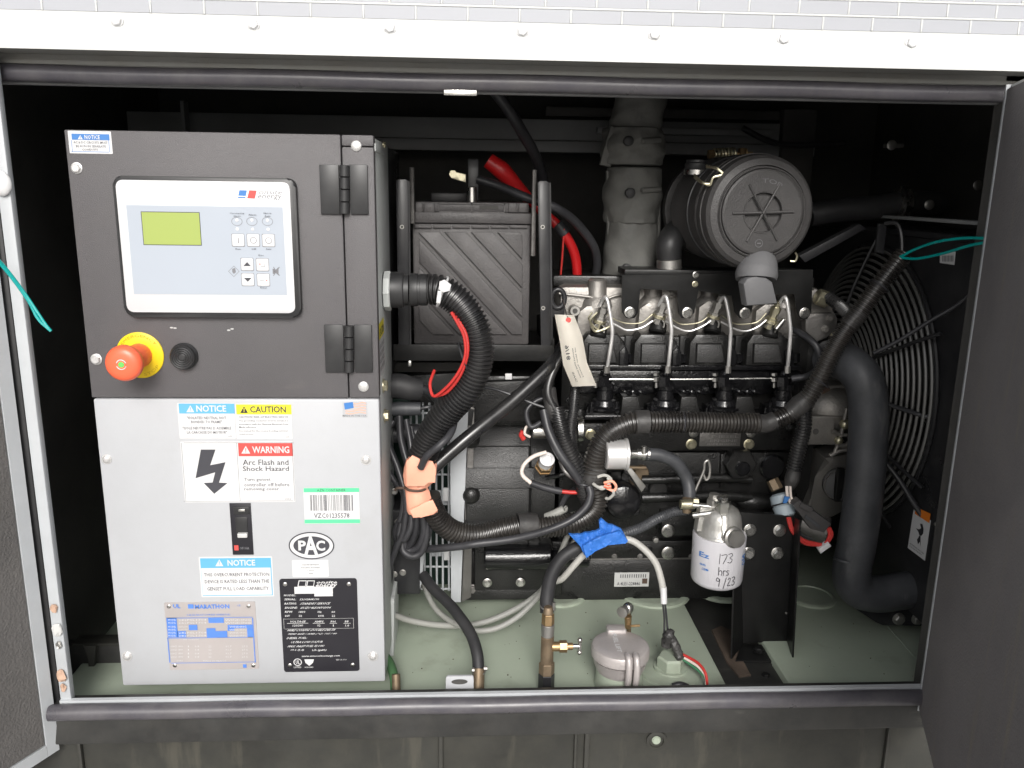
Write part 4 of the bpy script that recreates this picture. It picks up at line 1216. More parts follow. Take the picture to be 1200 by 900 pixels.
# injection pumps: turned black columns
bm = B(); TB(bm, [(700, 444.5, .318), (800, 444.5, .318), (932, 443, .318)], 1.1, 8); O('fuel_rod', bm, 'steel', eng)
for i, x in enumerate((708, 779, 848, 917)):
    c = P(x, 470, .335)
    k = S(x, 450, .335)
    bm = B(); lathe(bm, c, (0, 0, 1), [(-.012, 21 * k), (-.008, 21 * k), (-.005, 16 * k), (.004, 14 * k), (.006, 10.5 * k), (.022, 9.5 * k), (.024, 11 * k), (.034, 11 * k), (.036, 8 * k), (.046, 8 * k), (.050, 6 * k), (.058, 5 * k), (.058, 0)], 24)
    O('injection_pump', bm, 'engine_gloss', eng, angle=30)
    bm = B(); cyl(bm, P(x - 1, 452, .318), P(x - 1, 441, .318), 7.5 * k, seg=6); O('delivery_valve', bm, 'engine_gloss', eng)
    for y, r_, h in ((438.5, 3.4, 3), (444.5, 3.8, 4), (451, 2.2, 6)):
        bm = B(); cyl(bm, P(x - 10, y - h / 2, .312), P(x - 10, y + h / 2, .312), r_ * k, seg=6 if r_ > 3 else 12); O('nut', bm, 'steel', eng)
    EP('pump_flange', [(x - 22, 486), (x - 20, 476), (x - 8, 482), (x + 6, 482), (x + 18, 475), (x + 24, 487)], .322, .03, 'engine_gloss', .002)
    for dx in (-15, 15):
        c2 = P(x + dx, 480, .318)
        bm = B(); cyl(bm, c2 + V((0, 0, -.006)), c2 + V((0, 0, .006)), .0062, seg=6, bev=.0008); O('nut', bm, 'engine_gloss', eng)
        bm = B(); cyl(bm, c2 + V((0, 0, .004)), c2 + V((0, 0, .014)), .0035, seg=10); O('stud', bm, 'engine_gloss', eng)
for x in (739, 808, 873):
    EP('pump_guard', [(x - 9, 465), (x + 8, 465), (x + 13, 487), (x - 12, 487)], .310, .03, 'engine_black', .002)
    for k in range(3):
        bm = B(); TB(bm, [(x - 12 + k * 9, 456 + (k % 2) * 3, .325), (x - 6 + k * 9, 459, .318), (x + k * 9, 463 - k, .325)], 2.2, 8); O('spring_lever', bm, 'engine_gloss', eng)
EB('pump_base', 685, 487, 900, 492, .315, .05, 'engine_gloss', .002)
# block details
EP('side_cover', [(668, 496), (930, 496), (925, 528), (668, 530)], .335, .03, 'engine_black', .004)
EB('name_plate', 820, 503, 868, 523, .334, .0015, 'cast_dark', .0006)
bm = B()
for s, x0, y0, x1, y1 in (('MODEL 4LE1', 834, 504.5, 866, 508), ('DIESEL', 834, 510, 866, 513), ('ENGINE', 832, 515, 864, 518), ('MADE IN JAPAN', 829, 519.5, 862, 522)):
    TX(bm, s, x0, y0, x1, y1, .3332, .01, 1)
O('lettering', bm, 'steel_dull', eng, smooth=False)
bolts([(692, 509), (810, 520.5), (877.5, 520.5)], .333, 6.5, eng, 'zinc'); bolts([(813, 507), (880, 507)], .333, 6, eng, 'steel_dull', 'dome')
EP('side_casting', [(730, 530), (935, 530), (935, 600), (730, 605)], .345, .03, 'engine_black', .006)
EC('hex_plug', 869, 545, .315, 19, .05, 'engine_black', .002, 6)
EC('plug_boss', 871, 550, .309, 9, .02, 'engine_gloss', .002, 24)
EC('core_plug', 906, 548, .335, 15, .03, 'engine_gloss', .003, 30)
EC('core_plug', 772, 575, .335, 12, .03, 'engine_black', .003, 30)
EC('core_plug', 812, 574, .335, 11, .02, 'engine_black', .003, 30)
EC('brown_plug', 752, 555, .335, 9, .03, 'brass_old', .002, 24)
for y, r_ in ((556, 5.5), (577, 6)):
    bm = B(); TB(bm, [(752, y + 6, .335), (800, y + 5, .33), (845, y + 4, .335), (880, y + 6, .34)], r_, 12); O('oil_gallery', bm, 'engine_black', eng)
bm = B(); ball(bm, P(888, 588, .345), .04, 1.1, .5, .5, 20); O('casting_bulge', bm, 'engine_black', eng)
EB('mount_boss', 775, 600, 940, 628, .32, .05, 'engine_black', .004)
bolts([(783, 622), (783, 648)], .318, 8, eng, 'steel'); 
bm = B(); tube(bm, [P(697, 548, .30), P(757, 548, .30)], .004, 8); O('brown_rod', bm, 'brass_old', eng)
bm = B(); lathe(bm, P(768, 632, .318), FRONT, [(0, .006), (.006, .005), (.007, 0)], 12); O('bolt_head', bm, 'steel_dull', eng)
EB('pan_label', 720, 671, 760.5, 687.5, .3585, .0012, 'label_white_dirty', .0003)
bm = B(); TX(bm, '||||||||||||', 727, 673, 757, 677, .3575, .01, 1); TX(bm, 'A 4LE1-228846', 723, 682, 750, 686, .3575, .01, 1)
O('lettering', bm, 'print_dark', eng, smooth=False)
EB('print_block', 752.5, 678, 758.5, 684, .3578, .0004, 'rust', .0001)
# flywheel housing: stepped bell
EB('bell_housing', 542, 440, 650, 500, .34, .36, 'engine_black', .008)
EP('bell_step', [(552, 448), (636, 445), (636, 494), (552, 494)], .325, .03, 'engine_black', .004)
RB = .185
cB = V((0, .305 + RB, P(600, 590, .305).z))
bxa, bxb = P(545, 560, .32).x, P(652, 560, .32).x
bm = B(); lathe(bm, V((bxa, cB.y, cB.z)), (1, 0, 0), [(0, RB - .02), (.002, RB - .002), (.004, RB), (.118, RB), (.122, RB - .004), (.126, RB - .03), (bxb - bxa, RB - .034)], 72); O('flywheel_bell', bm, 'bell_black', eng)
def tang(deg, hw, th, x0, x1, m, nm):
    a_ = R(deg); n_ = V((0, -math.cos(a_), math.sin(a_))); t_ = V((0, math.sin(a_), math.cos(a_)))
    c_ = cB + n_ * (RB + th)
    q_ = [c_ - t_ * hw, c_ + t_ * hw]
    bm = B(); prism(bm, [V((x0, q_[0].y, q_[0].z)), V((x1, q_[0].y, q_[0].z)), V((x1, q_[1].y, q_[1].z)), V((x0, q_[1].y, q_[1].z))], n_ * -(th + .02), .0025); O(nm, bm, m, eng)
tang(15, .019, .006, bxa - .002, bxa + .128, 'bell_black', 'bell_band')
tang(41, .026, .004, bxa + .010, bxa + .122, 'bell_black', 'bell_pad')
for dg in (-12,):
    tang(dg, .003, .007, bxa, bxa + .118, 'bell_black', 'bell_rib')
for y in (515, 580):
    bm = B(); ball(bm, P(552, y, .305), .017, 1, .8, 1, 18); O('housing_lug', bm, 'engine_black', eng)
EP('housing_tab', [(541, 478), (556, 480), (553, 500), (541, 498)], .31, .02, 'engine_black', .003)
EB('housing_lower', 545, 640, 660, 700, .345, .30, 'engine_black', .006)
EP('starter_flange', [(556, 612), (640, 612), (648, 640), (640, 692), (556, 692)], .325, .02, 'engine_black', .004)
bm = B(); cyl(bm, P(567, 652, .315), P(645, 652, .315), .025, seg=30, bev=.003); O('starter_motor', bm, 'engine_gloss', eng)
bm = B(); cyl(bm, P(645, 652, .325), P(690, 654, .33), .018, seg=30, bev=.003); O('starter_nose', bm, 'engine_gloss', eng)
bolts([(571, 683), (610, 682.5)], .322, 5.6, eng, 'steel'); bolts([(553, 690)], .335, 6, eng, 'cast_dark')
EP('foot_plate', [(545, 690), (640, 690), (650, 702), (545, 704)], .33, .05, 'engine_black', .003)
for x, y in ((541, 634), (626, 634)):
    EC('housing_bolt', x, y, .32, 8, .02, 'engine_black', .002, 6)
# right hand end: timing case, pumps
EB('timing_case', 935, 345, 962, 640, .39, .24, 'engine_black', .006)
EP('water_outlet', [(935, 345), (957, 338), (975, 352), (978, 368), (960, 378), (938, 376)], .36, .06, 'cast_alu', .006)
bm = B(); cyl(bm, P(957, 347, .34), P(971, 352, .34), .015, seg=8, bev=.002); O('temperature_sender', bm, 'zinc', eng)
bm = B(); PL(bm, [(944, 368), (978, 366), (982, 374), (980, 388), (968, 396), (958, 401), (944, 388)], .35, .02, .003); O('cover_plate', bm, 'cast_dark', eng)
bolts([(972.5, 373), (967, 386)], .3495, 5, eng, 'cast_alu'); bolts([(976, 392)], .352, 4, eng, 'zinc')
bm = B(); ball(bm, P(977, 480, .36), .058, .95, .7, .85, 24); O('pump_volute', bm, 'cast_alu', eng)
EP('pump_arm', [(955, 452), (1003, 449), (1010, 470), (1006, 498), (976, 500), (962, 486)], .345, .05, 'cast_alu', .012)
EC('pump_hole', 968, 458, .343, 5.5, .004, 'rust', .001)
EP('pump_strut', [(956, 472), (964, 488), (969, 494), (962, 496), (952, 480)], .34, .02, 'cast_alu', .004)
EP('governor_bracket', [(951, 489), (977, 490), (977, 508), (984, 512), (984, 521), (946, 521), (951, 506)], .315, .004, 'cast_alu', .001)
bm = B(); BX(bm, 951, 488, 1003, 492, .316, .05, .002); O('bracket_top', bm, 'cast_alu', eng)
EC('bracket_hole', 956, 506, .3145, 3.6, .003, 'interior_black', .0005)
for pts, r_ in (([(992, 478), (988, 498), (984, 515), (978, 530)], 2.2), ([(975, 505), (990, 510), (1003, 504)], 2.4), ([(972, 534), (985, 528), (1000, 526)], 2.6), ([(980, 520), (990, 522), (1000, 515)], 3.0)):
    bm = B(); TB(bm, [(x, y, .31) for x, y in pts], r_, 8); O('linkage', bm, 'cast_alu', eng)
bm = B(); ball(bm, P(990, 497, .31), .010, 1, 1, 1, 12); ball(bm, P(983, 516, .31), .008, 1, 1, 1, 12); O('linkage_joint', bm, 'zinc', eng)
bm = B(); PL(bm, [(966, 536), (1002, 530), (1004, 590), (985, 604), (962, 615), (940, 612), (950, 585), (962, 560)], .335, .06, .012); O('front_casting', bm, 'cast_alu', eng)
bm = B(); cyl(bm, P(984, 568, .345), P(984, 568, .318), .032, seg=32, bev=.002); O('oil_cap', bm, 'leg_black', eng)
bm = B(); box(bm, P(980, 568, .31).x, P(988, 568, .31).x, .308, .32, P(984, 588, .31).z, P(984, 549, .31).z, .002); O('cap_grip', bm, 'leg_black', eng)
bm = B(); torus(bm, P(984, 568, .317), FRONT, .030, .0015, 36, 6); O('cap_rim', bm, 'cast_dark', eng)
bm = B(); cyl(bm, P(935, 612, .36), P(970, 622, .34), .03, seg=24, bev=.004); O('casting_neck', bm, 'cast_dark', eng)

# ================================================================== OIL FILTER and FUEL PUMP
c = P(731, 590, .265)
of = T('oil_filter', 'glossy black spin on oil filter facing the camera behind the harness joint', 'oil filter', c)
bm = B(); lathe(bm, c, (0, 1, 0), [(-.002, 0), (-.001, .018), (.004, .030), (.012, .0345), (.075, .0345), (.08, .032)], 40); O('can', bm, 'engine_gloss', of)
pp = T('lift_pump', 'short silver drum shaped fuel lift pump beside the main harness', 'fuel pump', P(724, 533, .28))
a_, b_, z0, z2 = rect(709, 514, 737, 551, .265)
bm = B(); lathe(bm, P(709, 532.5, .225), (1, 0, 0), [(0, .0235), (.002, .026), (.034, .026), (.035, .0285), (.039, .0285), (.040, .025)], 44); O('drum', bm, 'line_steel', pp)
bm = B(); lathe(bm, P(739, 532, .235), (1, 0, 0), [(0, .008), (.012, .007), (.012, .009), (.03, .009)], 18); O('outlet', bm, 'steel', pp)
bm = B(); PL(bm, [(733, 549), (740, 549), (757, 570), (752, 577)], .25, .004, .0008); O('bracket', bm, 'steel_dull', pp)
bm = B(); lathe(bm, P(752, 532, .235), (1, 0, 0), [(0, .0115), (.005, .0115)], 18); lathe(bm, P(758, 532, .235), (1, 0, 0), [(0, .0115), (.004, .0115)], 18); O('hose_clamp', bm, 'steel', pp)
bm = B(); cyl(bm, P(755, 523, .225), P(755, 531, .225), .005, seg=10); O('clamp_screw', bm, 'steel', pp)
sol = T('stop_solenoid', 'small silver solenoid with a round end disc left of the engine harness', 'solenoid', P(640, 505, .29))
bm = B(); lathe(bm, P(624, 505, .29), (1, 0, 0), [(0, .010), (.001, .014), (.028, .014), (.030, .012)], 30); O('body', bm, 'steel', sol)
bm = B(); lathe(bm, P(676, 503, .31), (1, 0, 0), [(0, .025), (.009, .0255), (.011, .024)], 36); O('end_disc', bm, 'steel', sol)
bm = B(); lathe(bm, P(642, 505, .30), (1, 0, 0), [(0, .010), (.05, .009)], 24); O('plunger_tube', bm, 'cast_dark', sol)
bm = B(); TB(bm, [(621, 512, .285), (615, 508, .28), (617, 500, .28), (622, 498, .285)], 1.6, 8); O('white_wire', bm, 'wire_white', sol)
bm = B(); TB(bm, [(613, 505, .285), (611, 510, .285), (614, 515, .285)], 3, 8); O('red_terminal', bm, 'wire_red', sol)

# brass pressure sender with white wire
ps = T('pressure_sender', 'brass hexagonal sender with a white and red wire looping below it', 'sensor', P(638, 540, .26))
ax = V((.08, -.75, .65)).normalized()
c = P(637, 548, .28)
bm = B(); lathe(bm, c, ax, [(0, .0165), (.006, .017), (.006, .016), (.02, .016), (.022, .013)], 6); O('hex_body', bm, 'brass', ps, angle=25)
bm = B(); lathe(bm, c, ax, [(.020, .013), (.034, .012), (.036, .0135), (.040, .0135), (.040, .009), (.036, .008)], 24); O('collar', bm, 'label_white', ps)
bm = B(); TB(bm, [(640, 530, .245), (625, 535, .24), (614, 545, .235), (612, 556, .235), (622, 566, .235)], 2.4, 10); O('white_wire', bm, 'wire_white', ps)
bm = B(); TB(bm, [(622, 566, .235), (640, 572, .235), (658, 576, .235)], 4.2, 10); O('black_sleeve', bm, 'cable_black', ps)
bm = B(); TB(bm, [(658, 576, .235), (675, 577, .232), (688, 573, .23), (693, 566, .23)], 2.4, 10); O('red_wire', bm, 'wire_red', ps)

# ================================================================== ALTERNATOR END
alt = T('generator_alternator', 'generator end with a vented guard and grey end frame behind the control cabinet', 'alternator', P(510, 700, .4))
bm = B(); PL(bm, [(527, 476), (549, 474), (539.5, 706), (529, 706), (527, 560)], .30, .02, .001) if False else PL(bm, [(527, 476), (549, 476), (540, 706), (528.5, 706)], .30, .06, .0015); O('end_frame', bm, 'frame_grey', alt)
bm = B(); PL(bm, [(549.5, 476), (556, 478), (552, 700), (541, 706)], .312, .05, .001); O('end_frame_web', bm, 'cast_dark', alt)
bm = B(); box(bm, P(455, 560, .42).x, P(528, 560, .42).x, .44, .80, P(500, 700, .42).z, P(500, 470, .42).z, .004); O('stator_housing', bm, 'stator_green', alt)
Yg = .345
for x in (481, 488, 495.5, 503, 510.5, 518, 525.5):
    p = P(x, 472, Yg); z_ = P(x, 692, Yg).z
    bm = B(); cyl(bm, p, V((p.x, p.y, z_)), .0021, seg=8); O('guard_wire', bm, 'frame_grey', alt)
for y in (484, 498, 556, 612, 664, 690):
    bm = B(); cyl(bm, P(478, y, Yg + .003), P(529, y, Yg + .003), .0021, seg=8); O('guard_cross_wire', bm, 'frame_grey', alt)
for y0, y1, in ((575, 592), (640, 652)):
    bm = B(); BX(bm, 503, y0, 529, y1, Yg + .01, .004, .0008); O('guard_strap', bm, 'frame_grey', alt)
bm = B(); BX(bm, 519, 572, 526, 588, Yg - .004, .006, .002); O('terminal_tab', bm, 'label_white', alt)
bm = B(); BX(bm, 520, 645, 527, 657, Yg - .004, .006, .002); O('terminal_tab', bm, 'label_white', alt)
bm = B()
BX(bm, 456, 598, 492, 697, .235, .10, .003); O('terminal_box', bm, 'bracket_black', alt)
bm = B(); prism(bm, [P(492.5, 645, .235), P(497, 650, .24), P(494, 684, .24), P(492, 690, .235)], (0, .05, 0)); O('box_flange', bm, 'frame_grey', alt)
for x, y in ((466, 612), (462, 673), (472, 671), (462, 576), (455, 590)):
    bolt(P(x, y, .233), FRONT, .006, alt, 'steel_dull')
bm = B(); PL(bm, [(452, 700), (462, 702), (461, 790), (452, 797)], .17, .10, .001); O('leg_plate', bm, 'cabinet_side', alt)
bm = B(); PL(bm, [(480, 440), (545, 436), (545, 476), (480, 478)], .40, .08, .004); O('fan_shroud', bm, 'engine_black', alt)
bm = B(); BX(bm, 592, 438, 600, 445, .32, .006, .001); O('white_tab', bm, 'label_white', alt)
bm = B(); tube(bm, [P(458, 508, .30), P(460, 508, .30), P(492, 508, .30)], .017, 20); O('lower_boot', bm, 'cable_black', alt)
bt = T('rubber_boot', 'black rubber boot clamped over the stub below the battery tray', 'rubber boot', P(475, 452, .28))
bm = B(); tube(bm, [P(455, 453, .26), P(466, 452, .26), P(480, 455, .26), P(493, 456, .265)], [.020, .022, .021, .019], 24); O('boot', bm, 'rubber', bt)
bm = B(); tube(bm, [P(490, 456, .265), P(500, 458, .27), P(515, 470, .3)], .008, 12); O('cable', bm, 'cable_black', bt)
bt = T('lower_rubber_boot', 'smaller dusty rubber sleeve directly under the rubber boot beside the cabinet', 'rubber boot', P(475, 478, .28))
bm = B(); tube(bm, [P(456, 480, .26), P(470, 479, .26), P(493, 479, .26)], [.012, .0125, .0115], 20); O('boot', bm, 'hose_rubber', bt)
bm = B(); tube(bm, [P(492, 479, .26), P(503, 477, .26), P(512, 478, .27)], .003, 8); O('cable', bm, 'cable_black', bt)

# ================================================================== MAIN POWER CONDUIT from the cabinet
YK1 = .17
pcd = T('power_conduit', 'large ribbed black conduit curving down from a round fitting on the cabinet side', 'conduit', P(452, 340, YK1))
r1 = S(480, 340, YK1)
bm = B(); lathe(bm, V((X1 + .001, .15, P(446, 341, .15).z)), (1, 0, 0), [(0, .030), (.003, .031), (.0085, .031), (.010, .029)], 8); O('lock_nut', bm, 'cabinet_side', pcd, angle=25)
bm = B(); p0 = P(449, 339.5, .155)
lathe(bm, p0, (1, 0, 0), [(0, .026), (.002, .028), (.030, .028), (.032, .027), (.033, .0245), (.040, .024)], 36); O('fitting_body', bm, 'plastic_black', pcd)
bm = B(); p0 = P(480.5, 339.5, .155)
lathe(bm, p0, (1, 0, 0), [(0, .0245), (.002, .0255), (.012, .0255), (.0125, .0240), (.016, .0240), (.0165, .0250), (.026, .0245), (.028, .0225)], 36); O('fitting_collar', bm, 'plastic_black', pcd)
for a_ in range(6):
    pass
bm = B(); CT(bm, [(500, 339, .155), (518, 341, .150), (539, 356, .145), (557, 385, .140), (561, 420, .140), (548, 455, .145), (522, 485, .155), (503, 515, .165), (491, 550, .17)], 18.0, .0062, .17, 22); O('ribbed_tube', bm, 'conduit', pcd)
bm = B(); torus(bm, P(518.5, 342, .150), P(520, 343, .15) - P(512, 340, .15), .0232, .0028, 30, 6); O('zip_tie', bm, 'label_white', pcd)
bm = B(); PL(bm, [(515, 330), (521, 328), (529, 334), (527, 341), (519, 343), (514, 339)], .118, .006, .001); PL(bm, [(513, 341), (518, 341), (516, 356), (511, 355)], .119, .003, .0008); O('zip_tie_head', bm, 'label_white', pcd)
bm = B(); torus(bm, P(543, 418, .14), (1, 0, .35), .0235, .0016, 30, 6); O('thin_tie', bm, 'cable_black', pcd)
rw = T('red_signal_wires', 'pair of thin red wires strapped to the inner bend of the large conduit', 'wire', P(530, 370, .12))
bm = B(); TB(bm, [(529, 366, .125), (536, 378, .118), (544, 395, .115), (545, 418, .115), (535, 440, .12), (520, 457, .13), (508, 464, .14), (504, 450, .15), (509, 434, .17)], 1.9, 8); O('wire', bm, 'wire_red', rw)
bm = B(); TB(bm, [(531, 368, .13), (540, 380, .124), (547, 396, .12), (547, 418, .118), (538, 442, .125), (524, 459, .135), (512, 464, .145)], 2.2, 8); O('wire', bm, 'wire_red', rw)

# black cable loops next to the cabinet, under the orange tape
lp = T('black_cable_loops', 'bundle of black cable loops hanging between cabinet side and orange tape', 'cable bundle', P(475, 600, .19))
for pts, r_ in (
    ([(468, 488, .24), (470, 515, .22), (478, 545, .20), (486, 575, .185), (488, 610, .18), (484, 632, .185), (476, 641, .19), (473, 628, .19)], 4.2),
    ([(461, 494, .25), (455, 505, .24), (457, 525, .22), (466, 548, .205), (474, 575, .19), (476, 600, .185), (470, 625, .19), (459, 655, .20), (456, 685, .20)], 4.0),
    ([(476, 492, .23), (481, 520, .21), (484, 550, .195), (487, 575, .185)], 3.6),
    ([(455, 520, .24), (453, 545, .225), (463, 565, .21), (473, 580, .195), (470, 605, .19), (463, 622, .19), (466, 640, .195)], 3.6),
    ([(494, 600, .18), (497, 622, .18), (491, 640, .185), (480, 645, .19), (474, 637, .19), (478, 620, .19)], 4.4),
    ([(488, 600, .185), (489, 620, .185), (483, 632, .19), (477, 626, .19)], 3.6),
    ([(501, 600, .19), (503, 620, .19), (498, 640, .195)], 4.0),
    ([(482, 500, .24), (487, 525, .22), (490, 545, .2)], 2.6),
    ([(482, 600, .18), (481, 618, .175), (474, 632, .175), (468, 628, .18), (470, 612, .185)], 3.8),
    ([(497, 602, .185), (500, 625, .18), (494, 646, .18), (483, 652, .18), (473, 646, .185), (471, 634, .19)], 4.2),
    ([(464, 490, .26), (470, 510, .235), (474, 530, .215), (480, 555, .195)], 3.2),
    ([(476, 601, .182), (472, 625, .178), (463, 645, .175), (457, 665, .18), (455, 690, .19), (458, 697, .20)], 4.0)):
    bm = B(); TB(bm, pts, r_, 10); O('loop', bm, 'cable_black', lp)
# cable crossing over the big conduit
bm = B(); TB(bm, [(493, 548, .14), (500, 535, .13), (516, 521, .125), (528, 508, .14), (533, 490, .17), (531, 482, .2)], 4.4, 10)
tag(O('crossing_cable', bm, 'cable_black'), 'short dark cable crossing over the lower end of the large conduit', 'cable')
# orange tape
ot = T('orange_tape_wrap', 'salmon orange tape wrapped round the cables and tied with a brown strap', 'tape', P(491, 570, .15))
random.seed(11)
bm = B(); ring = []
prof = [(535, 480, 504), (539, 476, 509), (547, 474, 511), (556, 473.5, 511), (564, 474, 508), (569, 475, 502), (573, 474, 501), (578, 474.5, 503), (588, 475.5, 505), (596, 477, 511), (600, 479, 513), (603, 483, 505)]
rings = []
for j, (y, xa, xb) in enumerate(prof):
    c = P((xa + xb) / 2, y, .165); rx = (xb - xa) / 2 * S(490, 570, .165)
    rings.append([bm.verts.new(c + V((math.cos(t) * rx * (1 + .05 * math.sin(5 * t + j) + random.uniform(-.035, .035)), math.sin(t) * rx * .6 * (1 + .10 * math.sin(3 * t + j * 1.7) + random.uniform(-.10, .10)), .0016 * math.sin(4 * t + j) + random.uniform(-.0012, .0012)))) for t in [2 * math.pi * k / 28 for k in range(28)]])
for u_, v_ in zip(rings, rings[1:]):
    for k in range(28):
        bm.faces.new((u_[k], u_[(k + 1) % 28], v_[(k + 1) % 28], v_[k]))
O('tape', bm, 'tape_orange', ot, angle=24)
bm = B(); PL(bm, [(500, 588), (507, 586), (513, 598), (508, 603), (495, 606), (484, 607), (480, 598)], .143, .003, .0006); PL(bm, [(476, 541), (483, 534), (492, 538), (494, 548), (499, 539), (507, 541), (511, 549), (510, 566), (502, 565), (498, 570), (476, 570)], .1435, .003, .0006); O('tape_fold', bm, 'tape_orange', ot)
bm = B(); torus(bm, P(487, 571, .165), (.06, 0, 1), .0172, .0022, 30, 6); tube(bm, [P(474, 572, .155), P(466, 572, .155), P(463, 574, .16)], .0022, 6); O('strap', bm, 'rust', ot)

# ================================================================== ENGINE HARNESS
YH = .235
hn = T('engine_harness', 'ribbed black wiring harness running across the engine and up to the radiator', 'wiring harness', P(800, 495, YH))
bm = B(); CT(bm, [(697, 572, .235), (696, 550, .235), (701, 528, .235), (714, 508, .235), (735, 497, .235), (748, 495, .235)], 13.5, .0060, .19, 18); O('ribbed_tube', bm, 'conduit_dusty', hn)
bm = B(); CT(bm, [(758, 494.5, .235), (800, 494.5, .235), (850, 495.5, .235), (889, 496, .235)], 12.5, .0060, .19, 18); O('ribbed_tube', bm, 'conduit_dusty', hn)
bm = B(); CT(bm, [(905, 495, .235), (922, 487, .235), (936, 477, .235), (948, 464, .232), (962, 440, .228), (975, 413, .225), (990, 388, .222), (1010, 362, .22), (1030, 335, .218), (1048, 312, .215), (1060, 298, .215)], 11, .0060, .19, 18); O('ribbed_tube', bm, 'conduit_dusty', hn)
bm = B(); TB(bm, [(745, 495, .235), (753, 494.5, .235), (760, 494.5, .235)], 14.0, 18); O('tape_band', bm, 'tape_black', hn)
bm = B(); tube(bm, [P(887, 496, .235), P(897, 496.5, .235), (P(908, 493, .235))], .0165, 18); O('tape_band', bm, 'tape_black', hn)
bm = B(); tube(bm, [P(925, 485, .235), P(938, 474, .235), P(946, 466, .234)], [.0150, .0185, .0150], 18); O('tape_band', bm, 'tape_black', hn)
bm = B(); tube(bm, [P(994, 382, .221), P(1000, 375, .221), P(1008, 366, .22)], .0150, 16); O('tape_band', bm, 'tape_black', hn)
bm = B(); tube(bm, [P(700, 545, .236), P(694, 560, .236), P(690, 572, .238)], [.020, .021, .018], 18); O('tape_joint', bm, 'tape_black', hn)
bm = B(); CT(bm, [(942, 478, .235), (942, 500, .232), (936, 525, .23), (930, 552, .228)], 9.2, .0056, .19, 16); O('branch_tube', bm, 'conduit', hn)
bm = B(); tube(bm, [P(931, 550, .228), P(928, 562, .228), P(925, 572, .228)], [.0118, .0135, .0085], 14); O('branch_sleeve', bm, 'tape_black', hn)
bm = B(); CT(bm, [(971, 349, .33), (984, 358, .30), (994, 368, .26), (1002, 376, .235)], 7.5, .0056, .19, 16); O('branch_tube', bm, 'conduit', hn)
# left going lower conduit
lh = T('lower_conduit', 'dusty ribbed conduit sweeping left from the harness joint to the orange tape', 'conduit', P(600, 620, .22))
bm = B(); CT(bm, [(697, 570, .235), (700, 585, .232), (694, 600, .228), (675, 612, .222), (650, 617, .215), (630, 618, .21), (612, 616, .205)], 12.5, .0062, .19, 20); O('ribbed_tube', bm, 'conduit_dusty', lh)
bm = B(); CT(bm, [(607, 616, .203), (590, 620, .2), (560, 627, .195), (535, 624, .19), (517, 612, .185), (507, 596, .18), (502, 580, .175)], 13.5, .0062, .19, 20); O('ribbed_tube', bm, 'conduit_dusty', lh)
bm = B(); TB(bm, [(627, 616, .21), (617, 615.5, .207), (606, 616, .204)], 14.8, 20); O('tape_band', bm, 'tape_black', lh)
bm = B(); torus(bm, P(559, 628, .195), (1, 0, .05), .0185, .0016, 28, 6); O('thin_tie', bm, 'cable_black', lh)
# upper left harness tails
uh = T('rear_harness_tails', 'cluster of black cable tails dropping past the card tag into the harness joint', 'wiring harness', P(660, 500, .25))
bm = B(); CT(bm, [(652, 478, .26), (657, 500, .25), (664, 522, .245), (675, 545, .24), (686, 562, .238)], 9.5, .0056, .19, 16); O('ribbed_tube', bm, 'conduit', uh)
bm = B(); TB(bm, [(672, 396, .30), (660, 415, .285), (647, 438, .27), (642, 460, .26), (650, 480, .255)], 5.0, 12); O('cable', bm, 'conduit', uh)
bm = B(); TB(bm, [(643, 455, .27), (646, 475, .262), (652, 490, .26)], 8.5, 12); O('tape_joint', bm, 'tape_black', uh)
bm = B(); CT(bm, [(676, 420, .29), (674, 455, .27), (672, 480, .26), (669, 505, .255), (672, 528, .25), (680, 542, .245), (690, 552, .24)], 6.3, .0040, .10, 14); O('cable', bm, 'conduit', uh)
bm = B(); TB(bm, [(637, 480, .262), (643, 505, .25), (655, 530, .238), (668, 548, .232), (680, 565, .23)], 5.6, 12); O('cable', bm, 'cable_black', uh)
bm = B(); TB(bm, [(634, 495, .27), (622, 500, .27), (617, 482, .275), (628, 470, .28), (640, 466, .28)], 3.0, 10); O('cable', bm, 'cable_black', uh)
bm = B(); TB(bm, [(657, 540, .25), (663, 553, .24), (675, 562, .235), (682, 572, .23)], 3.2, 10); O('cable', bm, 'cast_dark', uh)
bm = B(); TB(bm, [(555, 455, .30), (575, 455, .29), (600, 463, .28), (625, 473, .275), (640, 478, .27)], 1.8, 8); O('thin_wire', bm, 'cable_black', uh)
bm = B(); CT(bm, [(684, 562, .232), (683, 575, .23), (690, 590, .228)], 8.5, .0045, .12, 14); O('ribbed_tube', bm, 'conduit', uh)
bm = B(); torus(bm, P(684, 566, .232), (.1, 0, 1), .0125, .002, 24, 6); O('zip_tie', bm, 'cable_black', uh)
# end of spare wires, bundle of white and red ends
se = T('spare_wire_ends', 'coiled white, tan and red spare wire ends sticking out of the harness joint', 'wire ends', P(708, 570, .21))
bm = B(); TB(bm, [(695, 567, .215), (702, 571, .205), (711, 569, .205), (716, 562, .21), (709, 557, .215), (700, 559, .215)], 1.9, 8); TB(bm, [(697, 569, .215), (706, 573, .203), (714, 566, .205), (712, 560, .21)], 1.7, 8); O('white_wire', bm, 'cable_white', se)
bm = B(); TB(bm, [(708, 566, .205), (717, 564, .2), (722, 570, .2), (719, 575, .2), (711, 572, .2)], 1.7, 8); O('tan_wire', bm, 'tape_orange', se)
bm = B(); TB(bm, [(718, 574, .2), (719, 579, .2), (714, 584, .205), (710, 584, .21)], 1.8, 8); O('white_wire', bm, 'cable_white', se)
bm = B(); TB(bm, [(716, 570, .199), (712, 570.5, .199), (708, 569, .2)], 2.4, 8); O('red_tip', bm, 'estop_red', se)

